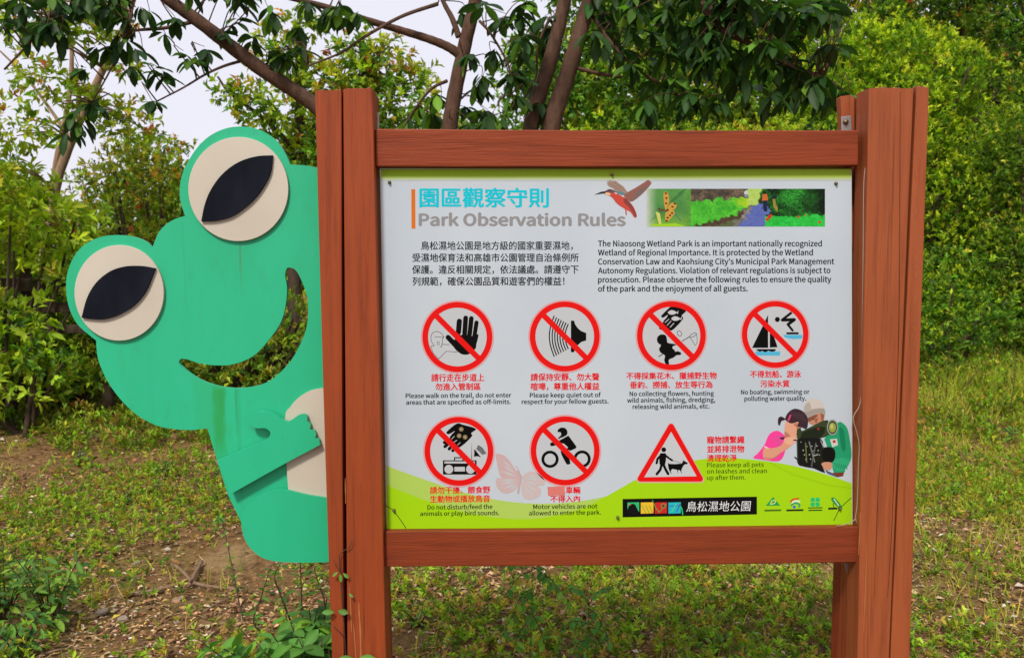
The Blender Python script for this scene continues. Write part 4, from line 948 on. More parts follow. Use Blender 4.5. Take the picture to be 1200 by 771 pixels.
def tree(name, label, cat, limbs, clusters, pal, leaf=.11, per=7, maxn=290, m_bark=BARK_RED, group=None, wr=.38, base=None, droop=.7, twig_r=.0026):
    """limbs: (points, r0, r1); clusters: points where a rosette of leaves hangs. The nearest ones in view are built leaf by leaf."""
    b0 = np.array(limbs[0][0][0]) if base is None else base
    root = empty(name, (b0[0], b0[1], float(gz(b0[0], b0[1]))), label, cat, group); ploc = Vector(root.location)
    skel = []
    for i, (pts, r0, r1) in enumerate(limbs):
        tb = Tubes(); P = tb.add(pts, r0, r1, 12 if r0 > .02 else 7, 8, .03); skel.append(P); tb.build('trunk' if i == 0 else 'branch', m_bark, root)
    S = np.concatenate(skel)
    tw = Tubes(); L = Leaves(); var = leaf_variants(pal, 10, wr); cand = []
    for c in clusters:
        c = np.asarray(c, float); dd = ((S-c)**2).sum(1)+.8*np.clip(S[:, 2]-c[2]-.1, 0, 9)**2; q = S[dd.argmin()]
        md = (q+c)/2+np.array([random.uniform(-.08, .08), random.uniform(-.08, .08), random.uniform(0, .12)]); 
        if np.linalg.norm(c-q) < 1.5: tw.add([q, md, c], twig_r*1.6, twig_r*.6, 5, 4)
        else: 
            mm = q+(c-q)*.5; tw.add([mm, (mm+c)/2+np.array([0, 0, .05]), c], twig_r, twig_r*.6, 5, 3)
        out = unit(c-q); k = per+random.randint(-2, 2); az = random.uniform(0, 6.28)
        for j in range(k):
            a = az+j*2.4; h = np.array([math.cos(a), math.sin(a), 0])
            d = unit(h*random.uniform(.6, 1.1)+out*.35+np.array([0, 0, -droop*random.uniform(.2, 1.6)]))
            n = unit(np.array([0, 0, 1.0])+h*.6+RNG.normal(0, .25, 3)); l = leaf*random.uniform(.6, 1.2); pos = c-out*random.uniform(0, .06)
            cand.append((pos, d, n, l))
    def inview(p):
        v = np.array(p)-np.array([0, 0, EYE]); z = v@FW; x = v@RT/z*F+CX; y = CY-v@UP/z*F
        if z < .2 or not (-20 < x < 1220 and -20 < y < 790): return 1e9
        if 444 < x < 1000 and 150 < y < 660: return 1e8
        return z
    cand.sort(key=lambda q: inview(q[0])/q[3])
    for i, (p_, d, n, l) in enumerate(cand):
        if i < maxn and inview(p_) < 1e7: place_leaf(random.choice(var), root, ploc, p_, d, n, l)
        else: L.add(p_, d, n, l, l*wr, pal_pick(pal, 1)[0])
    L.build('foliage', root, 'mid', GLOSSY_LEAF); tw.build('twig', m_bark, root, 'stuff')
    return root
def cl(x0, y0, x1, y1, n, Y0, Y1): return [at(random.uniform(x0, x1), random.uniform(y0, y1), random.uniform(Y0, Y1)) for _ in range(n)]
def down(p):                       # foot of a trunk straight on into the ground
    return np.array([p[0], p[1], float(gz(p[0], p[1]))-.08])
def trunk_px(pts, Y, foot=None):
    P = [at(x, y, Yy) for (x, y), Yy in zip(pts, Y if hasattr(Y, '__len__') else [Y]*len(pts))]
    f = down(at(*(foot or pts[0]), Y[0] if hasattr(Y, '__len__') else Y)); return [f]+P

# the slim trunk behind the left half of the board
A = trunk_px([(523, 420), (524, 250), (527, 150), (541, 70), (558, -5), (575, -110), (585, -210), (590, -290)], 5.2)
brA = [at(x, y, Y) for x, y, Y in ((545, 70, 5.2), (528, 57, 5.18), (505, 47, 5.15), (470, 36, 5.1), (430, 24, 5.0), (380, 8, 4.9), (340, -2, 4.85), (270, -22, 4.7), (180, -60, 4.6))]
brA2 = [at(x, y, Y) for x, y, Y in ((538, 44, 5.2), (530, 22, 5.2), (517, -4, 5.25), (500, -60, 5.3), (470, -150, 5.4))]
brA3 = [at(x, y, Y) for x, y, Y in ((513, 5, 5.1), (470, 20, 5.0), (425, 45, 4.9), (400, 62, 4.9), (360, 78, 4.85))]
brA4 = [at(x, y, Y) for x, y, Y in ((524, 95, 5.2), (505, 105, 5.25), (485, 130, 5.3), (470, 155, 5.3))]
brA5 = [at(x, y, Y) for x, y, Y in ((562, 25, 5.2), (575, 40, 5.15), (590, 65, 5.1), (598, 85, 5.1), (600, 110, 5.1))]
cA = cl(300, -10, 420, 60, 6, 4.7, 5.1)+cl(540, -10, 620, 60, 7, 5.0, 5.5)+cl(548, 60, 612, 148, 15, 5.0, 5.4)+cl(470, 100, 520, 148, 4, 5.2, 5.5)+cl(150, -280, 640, -30, 36, 4.6, 6.2)+[at(350, 52, 4.9), at(385, 15, 4.9), at(420, 14, 4.9), at(325, 60, 4.8)]
tree('leafy_tree', 'slim dark-barked tree rising behind the left half of the board', 'tree', [(A, .062, .022), (brA, .03, .009), (brA2, .02, .007), (brA3, .012, .005), (brA4, .011, .005), (brA5, .009, .004)], cA, DK, .135, 8)
# twin trunks behind the middle of the board
B = trunk_px([(610, 420), (612, 250), (622, 150), (645, 70), (662, 0), (680, -90), (690, -190), (695, -280)], [5.35]*8)
B2 = [at(x, y, 5.3) for x, y in ((630, 330), (634, 230), (646, 148), (668, 78), (691, 0), (716, -90), (750, -190), (780, -280))]
B3 = [at(x, y, Y) for x, y, Y in ((668, 78, 5.3), (700, 86, 5.28), (734, 92, 5.25))]
B4 = [at(x, y, Y) for x, y, Y in ((698, -20, 5.3), (760, -40, 5.1), (815, 0, 4.9), (845, 35, 4.8), (880, 52, 4.75), (920, 75, 4.7), (965, 92, 4.7), (985, 105, 4.7))]
B5 = [at(x, y, Y) for x, y, Y in ((695, 20, 5.3), (720, 55, 5.2), (745, 80, 5.15), (775, 100, 5.1), (810, 120, 5.0))]
B6 = [at(x, y, Y) for x, y, Y in ((645, 20, 5.3), (630, 55, 5.35), (628, 90, 5.4), (612, 120, 5.4))]
cB = cl(690, -20, 860, 60, 44, 4.7, 5.6)+cl(840, -15, 985, 70, 40, 4.4, 5.2)+cl(720, 60, 940, 130, 26, 4.7, 5.4)+cl(900, 60, 1000, 118, 16, 4.5, 5.0)+cl(600, 0, 650, 150, 10, 5.3, 5.8)+cl(600, -300, 1050, -30, 56, 4.3, 6.2)
tree('leafy_tree', 'twin-trunked reddish tree leaning right behind the middle of the board', 'tree', [(B, .065, .025), (B2, .07, .025), (B3, .013, .010), (B4, .026, .006), (B5, .012, .005), (B6, .010, .005)], cB, DK, .15, 8, 295, base=B[0])
# the leaning bough behind the frog
Cc = trunk_px([(500, 330), (440, 215), (405, 160), (365, 121), (300, 77), (235, 27), (195, -2), (120, -60), (20, -130)], [5.0, 4.95, 4.9, 4.9, 4.8, 4.75, 4.7, 4.6, 4.5], (545, 420))
C2 = [at(x, y, Y) for x, y, Y in ((282, 72, 4.8), (262, 78, 4.75), (240, 88, 4.7), (215, 103, 4.65), (184, 119, 4.6))]
C3 = [at(x, y, Y) for x, y, Y in ((230, 25, 4.75), (195, 33, 4.7), (160, 36, 4.6), (146, 42, 4.55))]
C4 = [at(x, y, Y) for x, y, Y in ((150, -40, 4.7), (155, 10, 4.5), (146, 45, 4.5), (128, 85, 4.5), (108, 120, 4.5))]
C5 = [at(x, y, Y) for x, y, Y in ((100, -75, 4.5), (75, -20, 4.4), (60, 20, 4.4), (35, 50, 4.4), (5, 82, 4.4))]
cC = cl(0, -15, 110, 30, 15, 4.2, 4.7)+cl(110, -20, 190, 15, 8, 4.4, 4.9)+cl(215, -25, 300, 8, 8, 4.4, 4.9)+[at(x, y, Y) for x, y, Y in ((55, 30, 4.3), (70, 38, 4.3), (45, 45, 4.4), (92, 78, 4.4), (112, 55, 4.5), (130, 52, 4.5), (150, 48, 4.5), (168, 62, 4.5), (180, 78, 4.5), (190, 82, 4.5), (160, 80, 4.5), (215, 60, 4.6), (228, 62, 4.6), (240, 55, 4.6), (195, 42, 4.6), (178, 118, 4.5), (80, 138, 4.5), (75, 160, 4.5), (105, 122, 4.5), (92, 150, 4.5), (118, 128, 4.5), (300, 40, 4.8), (280, 20, 4.8), (262, 35, 4.7), (350, 100, 4.9), (335, 60, 4.8), (10, 20, 4.4), (60, -5, 4.3), (205, 20, 4.6), (140, 20, 4.5))]+cl(-150, -260, 330, -30, 36, 4.0, 5.8)
tree('leafy_tree', 'brown bough leaning up to the left behind the frog, with hanging dark leaves', 'tree', [(Cc, .056, .025), (C2, .009, .004), (C3, .012, .006), (C4, .007, .004), (C5, .010, .005)], cC, DK, .112, 7, 295)

# ------------------------------------------------------------------ background planting
# left: pale-trunked tree with fresh and reddish leaves
def lobetree(name, label, limbs, lobes, pal, tip_pal, l, dens, m_bark, tip=.5, cat='tree', group=None, k=6, depth=.6, droop=0.2):
    foot = limbs[0][0][0]
    root = bush(name, label, cat, lobes, pal, dens, l, k, .4, group, False, depth, .2, 'crown', np.array([foot[0], foot[1], float(gz(foot[0], foot[1]))]), None, tip_pal, tip, droop)
    S = []
    for i, (pts, r0, r1) in enumerate(limbs):
        tb = Tubes(); S.append(tb.add(pts, r0, r1, 8, 6, .04)); tb.build('trunk' if i == 0 else 'branch', m_bark, root)
    S = np.concatenate(S); tb = Tubes()
    for a, b, rx, ry, Y, dz in lobes:
        c = at(a, b, Y); dd = ((S-c)**2).sum(1); q = S[dd.argmin()]
        for _ in range(3):
            e = c+np.array([random.uniform(-.7, .7)*rx*Y/F, random.uniform(-.6, .6)*dz, random.uniform(-.5, .7)*ry*Y/F]); tb.add([q, (q+e)/2+np.array([0, 0, .06]), e], .014, .005, 5, 4)
    tb.build('twig', m_bark, root, 'stuff'); return root
T1 = trunk_px([(50, 330), (64, 225), (84, 165), (110, 105), (132, 58), (150, 20), (165, -30)], 9.0)
T1b = [at(x, y, 9.0) for x, y in ((60, 240), (66, 190), (80, 120), (84, 60), (76, 10), (70, -50))]
T1c = [at(x, y, 9.0) for x, y in ((84, 165), (60, 130), (30, 90), (0, 60))]
lobetree('young_tree', 'pale-trunked young tree left of the frog with yellow-green and reddish leaves', [(T1, .062, .024), (T1b, .035, .012), (T1c, .022, .009)],
         [(60, 95, 40, 26, 7.7, .35), (20, 150, 42, 30, 7.5, .35), (110, 125, 40, 24, 7.9, .3), (155, 150, 32, 26, 8.0, .3), (95, 30, 60, 20, 7.8, .3), (20, 30, 40, 22, 7.6, .3), (150, 80, 20, 12, 7.8, .2), (60, -40, 110, 50, 7.7, .6), (0, 215, 40, 30, 7.4, .3)], YG+LIME[:1], AUTUMN*2+LIME, .07, .6, BARK_PALE, .6)
# behind the left post
T2 = trunk_px([(345, 330), (348, 240), (350, 170), (352, 110), (350, 60), (346, 25)], 8.6)
T2b = [at(x, y, 8.6) for x, y in ((350, 170), (400, 120), (430, 80), (455, 55))]
T2c = [at(x, y, 8.5) for x, y in ((350, 180), (310, 140), (270, 110), (255, 90))]
lobetree('bushy_tree', 'tree behind the left post with yellow-orange young leaves on dark green', [(T2, .075, .03), (T2b, .03, .01), (T2c, .025, .01)],
         [(335, 70, 34, 30, 8.6, .4), (385, 105, 55, 36, 8.7, .5), (445, 85, 60, 34, 8.8, .5), (470, 120, 48, 40, 8.6, .5), (320, 130, 45, 34, 8.4, .4), (270, 110, 26, 14, 8.3, .25), (330, 190, 60, 60, 8.7, .5), (420, 170, 90, 55, 9.0, .6), (355, 30, 24, 14, 8.5, .25), (420, 60, 34, 16, 8.6, .3)], YG+MIDG[:2], AUTUMN*2+LIME, .08, .7, BARK_DARK, .9)
# a mid-green tree far behind the middle
T3 = trunk_px([(770, 330), (775, 200), (760, 120), (770, 40), (775, -40)], 10.5)
lobetree('bushy_tree', 'mid-green tree behind the board under the hanging dark leaves', [(T3, .09, .04)],
         [(700, 40, 75, 50, 10.5, .7), (790, 30, 80, 55, 10.8, .8), (640, 90, 60, 50, 10.3, .6), (740, 110, 80, 50, 10.2, .7), (850, 90, 70, 45, 10.6, .6), (690, -50, 90, 60, 10.6, .8), (800, -60, 100, 60, 10.8, .8), (780, 170, 130, 60, 10.2, .7)], MIDG, YG, .085, .5, BARK_DARK, .35)
# long bright bush to the right
BRIGHT_T = [(4, (.42, .54, .02)), (3, (.52, .60, .03)), (2, (.30, .43, .02))]
bush('bright_shrub', 'huge bright yellow-green bush beyond the right post', 'shrub', [(1010, 150, 90, 80, 11.5, .9), (1075, 95, 75, 70, 11.8, .9), (985, 90, 70, 60, 12.0, .9), (1120, 190, 80, 90, 11.6, .9), (1060, 250, 90, 110, 11.4, .9), (1140, 290, 70, 90, 11.3, .8), (980, 220, 80, 90, 11.8, .8), (960, 40, 70, 36, 12.3, .7), (1120, 370, 70, 50, 10.9, .7), (1050, 360, 70, 60, 11.0, .7), (990, 330, 70, 70, 11.2, .7)],
     [(4, (.18, .32, .015)), (3, (.26, .41, .018)), (2, (.08, .17, .012))], .8, .06, 7, .3, None, True, .5, .6, tip_pal=BRIGHT_T, tip=.85, trunk_r=.05)
bush('olive_shrub', 'olive-green fine-leaved bush at the right edge of the photo', 'shrub', [(1185, 250, 70, 100, 10.8, .7), (1230, 190, 80, 110, 11.0, .8), (1160, 330, 60, 60, 10.6, .6), (1240, 320, 80, 80, 10.5, .7), (1190, 385, 60, 40, 10.2, .5), (1260, 390, 70, 50, 10.2, .6)],
     [(4, (.12, .23, .018)), (3, (.19, .30, .02)), (2, (.05, .11, .012))], .75, .055, 6, .36, None, True, .5, .5, tip_pal=YG, tip=.5, trunk_r=.04)
T4 = trunk_px([(1165, 300), (1150, 180), (1140, 90), (1128, 40), (1120, 0)], 13.5)
lobetree('orange_leaved_tree', 'tall tree at the top right with orange new leaves', [(T4, .1, .03), ([at(x, y, 13.5) for x, y in ((1150, 150), (1170, 100), (1185, 60), (1200, 20))], .03, .012)],
         [(1130, 20, 50, 26, 13.4, .6), (1180, 55, 45, 36, 13.5, .7), (1215, 90, 60, 60, 13.8, .8), (1130, 75, 40, 22, 13.6, .5), (1060, 20, 60, 26, 13.8, .6), (1180, -40, 90, 60, 13.5, 1.0), (1080, -40, 80, 40, 13.8, .8), (1185, 140, 50, 50, 14, .8)], MIDG+[(2, (.02, .045, .012))], AUTUMN, .08, .55, BARK_DARK, .3)
# yellowish low shrubs seen just above the top rail
bush('low_shrub', 'low yellow-green shrub just above the top rail, near the right post', 'shrub', [(840, 190, 60, 44, 9.0, .5), (900, 200, 50, 50, 9.1, .5), (790, 200, 50, 40, 9.2, .5)], YG, .7, .055, 6, .4, 'low shrubs behind the board', tip_pal=AUTUMN[:1]+LIME, tip=.6)
bush('low_shrub', 'round fresh-green shrub peeping over the middle of the top rail', 'shrub', [(730, 190, 50, 52, 9.6, .5), (680, 205, 60, 50, 9.5, .5)], MIDG, .7, .06, 6, .5, 'low shrubs behind the board', tip_pal=LIME, tip=.4)
bush('low_shrub', 'fresh-tipped shrub beside the steel bracket at the right post', 'shrub', [(955, 190, 40, 50, 8.6, .4), (985, 205, 30, 60, 8.5, .4)], DK, .7, .055, 6, .42, 'low shrubs behind the board', tip_pal=LIME, tip=.5)
# shrubs at the left behind the frog
lft = 'shrubs behind the frog'
bush('lime_shrub', 'lime-green broad-leaved shrub at the left edge', 'shrub', [(20, 235, 50, 40, 7.6, .35), (70, 260, 50, 34, 7.9, .35), (60, 300, 60, 44, 8.0, .35), (-60, 250, 60, 70, 7.7, .5), (-70, 370, 70, 70, 7.8, .5), (-30, 440, 50, 44, 7.4, .35), (25, 455, 44, 36, 7.4, .3), (15, 380, 48, 44, 7.4, .3)], LIME+YG, .55, .11, 6, .42, lft, tip_pal=LIME, tip=.7, droop=.3)
bush('olive_shrub', 'olive and brownish tangle between the frog eyes and the sky', 'shrub', [(150, 215, 60, 40, 10.0, .6), (205, 245, 50, 50, 9.6, .5), (120, 260, 60, 50, 9.8, .5), (170, 180, 44, 30, 10.4, .4), (250, 215, 60, 50, 10.0, .5), (150, 330, 80, 70, 9.6, .6), (230, 340, 70, 70, 9.5, .6), (170, 400, 80, 40, 9.0, .5)], OLIVE+YG, .42, .065, 6, .4, lft, tip_pal=AUTUMN, tip=.25)
bush('dark_shrub', 'dark green shrub behind the frog mouth', 'shrub', [(330, 330, 90, 70, 9.2, .6), (250, 390, 80, 50, 8.4, .5), (350, 400, 60, 60, 8.2, .5), (300, 250, 80, 60, 9.6, .6), (300, 430, 70, 40, 8.0, .4), (210, 430, 60, 26, 8.1, .35)], MIDG+OLIVE+YG, .42, .068, 6, .4, lft, tip_pal=YG, tip=.3)
bush('leafy_shrub', 'green shrub growing through the dark fence at the left', 'shrub', [(95, 325, 50, 50, 8.9, .4), (45, 360, 60, 50, 8.6, .35), (70, 440, 70, 30, 8.0, .3), (150, 330, 50, 60, 9.3, .45), (110, 390, 40, 34, 8.4, .3), (50, 415, 60, 34, 8.6, .35), (120, 425, 50, 26, 8.3, .3)], MIDG+YG, .45, .065, 6, .42, lft, tip_pal=LIME, tip=.4)
bush('low_shrub', 'low fresh-green shrub at the left edge below the fence', 'shrub', [(15, 400, 44, 34, 7.4, .35), (-40, 420, 50, 50, 7.3, .4), (60, 425, 34, 20, 7.3, .25)], MIDG+LIME[:1], .5, .065, 6, .4, lft, tip_pal=LIME, tip=.35)
bush('olive_shrub', 'olive shrub standing beyond the left edge of the view, far behind the fence', 'shrub', [(-220, 280, 120, 110, 10.5, .8), (-360, 300, 120, 120, 11.0, .8), (-200, 390, 100, 50, 10.2, .6)], OLIVE+MIDG, .4, .075, 6, .4, lft, tip_pal=YG, tip=.3)
# shrubs right below the big bush, and hidden behind the board for side views
rgt = 'low shrubs right of the board'
bush('leafy_shrub', 'mixed green shrub with pink tips right of the right post', 'shrub', [(1110, 330, 50, 50, 9.4, .4), (1150, 370, 50, 34, 9.3, .4), (1085, 370, 40, 40, 9.5, .4), (1120, 395, 60, 30, 9.3, .4)], MIDG, .5, .06, 6, .38, rgt, tip_pal=LIME, tip=.3)
bush('leafy_shrub', 'low dark shrub at the right edge below the olive bush', 'shrub', [(1200, 370, 50, 50, 9.8, .5), (1255, 350, 60, 70, 9.8, .5)], MIDG+OLIVE, .5, .06, 6, .38, rgt, tip_pal=YG, tip=.4)
hid = 'shrubs hidden behind the board'
for i, (x, Y, pl) in enumerate(((480, 10.5, MIDG), (590, 11.5, OLIVE+MIDG), (700, 11.0, MIDG), (820, 11.8, OLIVE+MIDG), (930, 10.8, MIDG))):
    bush('dark_shrub', 'shrub hidden behind the %s of the printed panel' % ('left edge', 'left half', 'middle', 'right half', 'right edge')[i], 'shrub', [(x, 300, 75, 90, Y, .7), (x+40, 230, 60, 70, Y+.4, .6), (x, 375, 85, 60, Y-.5, .5)], pl, .45, .075, 6, .4, hid, tip_pal=YG, tip=.25)
# far wood
def far_wood():
    L = Leaves(); r = np.random.default_rng(5)
    for i in range(64):
        x = -26+i*.86+r.uniform(-.5, .5); y = r.uniform(17.5, 24); px = CX+(x/y)*F
        top = 3.3+.6*math.sin(i*1.3)+r.uniform(-.5, .5)
        if px > 640: top += 3.2+r.uniform(0, 1.2)
        elif 270 < px <= 640: top += .5
        if px < -300: top += 3
        zc = top*.5; n = int(1500*(top/4)); D = unit(r.normal(0, 1, (n, 3))); rr = 1-np.abs(r.normal(0, .2, n))
        P = np.array([x, y, zc+.4])+D*np.array([1.2, 1.1, zc])*((1+lumpy(D, i))*rr)[:, None]; P = P[P[:, 2] > .5]; D = D[:len(P)]
        pal = [MIDG, OLIVE, MIDG+YG, YG+OLIVE][i % 4]; sprigs(L, P, unit(P-np.array([x, y, zc])), pal, .17, 5, .45)
    o = L.build('far_woodland', None, 'far'); return o
far_wood()

# ------------------------------------------------------------------ old dark fence at the left
fx = at(40, 380, 8.7)
fence = empty('post_and_rail_fence', (fx[0], 7.95, float(gz(fx[0], 7.95))), 'old dark wooden rail fence among the shrubs at the left', 'fence')
def bar(name, a, b, h, d, m, parent):
    a, b = np.array(a), np.array(b); V = []
    n = 6
    for i in range(n+1):
        p = a+(b-a)*i/n; j = random.uniform(-.006, .006)
        V += [p+np.array([0, -d/2, -h/2+j]), p+np.array([0, d/2, -h/2+j]), p+np.array([0, d/2, h/2+j]), p+np.array([0, -d/2, h/2+j])]
    Fc = [(i*4+j, i*4+(j+1) % 4, i*4+4+(j+1) % 4, i*4+4+j) for i in range(n) for j in range(4)]+[(0, 3, 2, 1), (n*4, n*4+1, n*4+2, n*4+3)]
    me = mesh(name, V, Fc, m); fix_normals(me); return bevelled(link(name, me, parent), .006, 2)
for ya, yb, h in ((327, 341, .12), (356, 362, .09), (388, 385, .08)): bar('rail', at(-190, ya, 7.95), at(215, yb, 7.95), h, .05, BARK_DARK, fence)
for x in (-170, -70, 30, 120, 205):
    a = at(x, 312, 8.02); g0 = down(a); tb = Tubes(); tb.add([g0, (a+g0)/2+np.array([.01, 0, 0]), a], .06, .05, 8, 3, .03); tb.build('post', BARK_DARK, fence)

# ------------------------------------------------------------------ ground cover
def weedfield():
    L = Leaves(); W = Leaves(); Gs = Leaves(); Lt = Leaves(); St = Leaves()
    r = RNG
    def scatter(n, y0, y1, pw=1.0, wide=.72):
        y = y0+(y1-y0)*r.random(n)**pw; x = r.uniform(-1, 1, n)*(y*wide+1.0)+.1; return np.stack([x, y, gz(x, y)], 1)
    def patch(P, s=1.1, o=0): 
        a = np.sin(P[:, 0]*s*1.9+o)+np.sin(P[:, 1]*s*2.3+1.3*o)+np.sin((P[:, 0]+P[:, 1])*s*3.7+o)+.7*np.sin(P[:, 0]*s*7-P[:, 1]*s*5); return a
    sand = gr(268, 655); bare = gr(190, 730)
    def clear(P):
        d = np.hypot((P[:, 0]-sand[0])/.38, (P[:, 1]-sand[1])/.45); d2 = np.hypot((P[:, 0]-bare[0])/.75, (P[:, 1]-bare[1])/.62)
        return (r.random(len(P)) < np.clip(d-.5, 0, 1)) & (r.random(len(P)) < np.clip(d2-.35, .04, 1))
    WP = [(4, (.20, .34, .018)), (3, (.29, .43, .024)), (3, (.11, .20, .015)), (2.5, (.37, .36, .03)), (1.5, (.40, .25, .05))]
    # leafy weeds
    for n, y0, y1, l, k in ((17000, 2.6, 6.5, .030, 8), (16000, 6.5, 11, .040, 7), (7000, 11, 17, .065, 6)):
        P = scatter(n, y0, y1, .9); m_ = (patch(P)+r.normal(0, .7, len(P)) > -.5) & clear(P); P = P[m_]
        h = r.uniform(.005, .06, len(P))*(1+(patch(P, .8, 2) > 1)*.8); P[:, 2] += h
        sprigs(L, P, np.tile([0, 0, 1.0], (len(P), 1)), WP, l, k, .36, .6, 1.25, .15)
        Q = P[r.random(len(P)) < .3].copy(); Q[:, 2] += r.uniform(.03, .07, len(Q)); sprigs(L, Q, np.tile([0, 0, 1.0], (len(Q), 1)), WP, l*.9, 6, .34, .6, 1.1, .15)
    # taller weeds massed along the foot of the shrubs
    for side, n in ((1, 5200), (-1, 4200)):
        y = r.uniform(6.8, 12.0, n); x = side*(y*(.28 if side > 0 else .2)+r.uniform(0, 1, n)*y*.45); P = np.stack([x, y, gz(x, y)], 1); cl_ = patch(P, 1.6, 5)
        keep = (cl_ > -.2-(y-8)*.35); P, y, cl_ = P[keep], y[keep], cl_[keep]; h = np.clip(.05+.09*(y-7)/4+.05*cl_, .03, .5)*r.uniform(.4, 1.5, len(P)); P[:, 2] += h
        sprigs(L, P, np.tile([0, 0, 1.0], (len(P), 1)), WP+OLIVE, .055, 6, .3, .9, .9, .2)
        Q = P.copy(); Q[:, 2] -= h*.5; sprigs(L, Q, np.tile([0, 0, 1.0], (len(Q), 1)), WP, .05, 5, .3, .6, 1.2, .2)
    # tiny creeping cover
    P = scatter(34000, 2.6, 10, .8); P = P[(patch(P, 1.7, 4)+r.normal(0, .8, len(P)) > .1) & clear(P)]; P[:, 2] += .008
    sprigs(L, P, np.tile([0, 0, 1.0], (len(P), 1)), WP+OLIVE, .017, 5, .6, .5, 1.4, .2)
    # dead leaves and chips
    LP = [(4, (.27, .14, .06)), (3, (.38, .23, .11)), (2, (.48, .34, .19)), (.6, (.60, .50, .38)), (2, (.10, .045, .02)), (.5, (.5, .38, .06))]
    for n, y0, y1, l in ((66000, 2.5, 6.5, .029), (24000, 6.5, 13, .045)):
        P = scatter(n, y0, y1, .85); dd = np.hypot((P[:, 0]-sand[0])/.33, (P[:, 1]-sand[1])/.42); P = P[r.random(len(P)) < np.clip(dd-.6, .05, 1)]; N = len(P)
        P[:, 2] += r.uniform(.003, .014, N); d = r.normal(0, 1, (N, 3)); d[:, 2] *= .12; nn = r.normal(0, .22, (N, 3))+np.array([0, 0, 1]); ll = l*np.clip(r.lognormal(-.2, .4, N), .3, 1.8)
        Lt.add(P, d, nn, ll, ll*r.uniform(.3, .7, N), pal_pick(LP, N, .2))
    # straw and twigs lying about
    P = scatter(15000, 2.5, 10, .8); N = len(P); P[:, 2] += .012; d = r.normal(0, 1, (N, 3)); d[:, 2] *= .08
    St.add(P, d, r.normal(0, .3, (N, 3))+np.array([0, 0, 1]), r.uniform(.05, .2, N), r.uniform(.002, .0045, N), pal_pick([(2, (.36, .26, .14)), (2, (.2, .12, .07)), (1, (.10, .06, .04))], N))
    # grass, strong on the right
    GP = [(3, (.32, .42, .03)), (3, (.48, .46, .05)), (2, (.2, .32, .025)), (2, (.55, .45, .10))]
    for n, y0, y1, hh in ((15000, 3.0, 7, .075), (34000, 6.5, 14, .12)):
        P = scatter(n*2, y0, y1, .9); q = P[:, 0]/P[:, 1]; hh = hh; pr = np.clip((q-.0)*4, .12, 1)*np.clip(.35+.65*(P[:, 1]-4)/4, .2, 1); P = P[(r.random(len(P)) < pr) & (patch(P, 1.3, 7)+r.normal(0, .8, len(P)) > -.6)][:n]
        N = len(P); q2 = P[:, 0]/P[:, 1]
        for j in range(3):
            d = r.normal(0, .42, (N, 3)); d[:, 2] = 1; nn = r.normal(0, 1, (N, 3)); nn[:, 2] = .2; l = hh*r.uniform(.5, 1.6, N)*(1+1.1*(q2 > .35)*np.clip((P[:, 1]-6)/4, 0, 1)*(patch(P, 1.1, 9) > .3))
            Gs.add(P+r.normal(0, .012, (N, 3))*np.array([1, 1, 0]), d, nn, l, .0035+.0004*P[:, 1], pal_pick(GP, N))
    o = L.build('ground_weeds', None, 'far'); o = Lt.build('leaf_litter', None, 'far', LITTER); o = Gs.build('grass', None, 'blade'); o = St.build('straw', None, 'blade', LITTER)
weedfield()

# ------------------------------------------------------------------ sticks on the ground
def stick(label, pts, r0, r1, side=()):
    P = []
    for x, y, h in pts: q = gr(x, y); q[2] += h; P.append(q)
    tb = Tubes(); tb.add(P, r0, r1, 7, 5, .08)
    o = link('fallen_stick', mesh('fallen_stick', tb.V, tb.F, DEADWOOD, True)); tag(o, label, 'stick', 'sticks lying on the bare soil'); return o
stick('long dead stick lying left from the crossing sticks', [(140, 700, .012), (175, 696, .014), (210, 688, .016)], .009, .012)
stick('thick dead stick pointing up right at the crossing', [(222, 688, .012), (230, 676, .03), (237, 662, .02)], .011, .009)
stick('dead stick pointing up left at the crossing', [(204, 665, .015), (213, 675, .03), (224, 688, .035)], .010, .008)
stick('long dead stick running right from the crossing toward the post', [(224, 686, .018), (245, 690, .014), (268, 692, .012), (288, 694, .01)], .010, .005)
stick('thin dark twig below the crossing sticks', [(238, 720, .012), (256, 711, .02), (274, 702, .012)], .005, .003)
stick('pale curved twig on the litter below the board', [(640, 664, .03), (668, 672, .045), (690, 676, .02), (702, 688, .012)], .005, .003)
stick('pale straw-like twig at the right end below the board', [(738, 690, .012), (752, 672, .05), (775, 668, .05), (790, 672, .02)], .004, .002)
stick('thin pale twig lying across the weeds under the board', [(716, 752, .012), (745, 748, .02), (780, 746, .012)], .004, .003)
stick('thin dark twig at the lower left corner', [(48, 771, .012), (66, 767, .02), (82, 762, .012)], .006, .004)

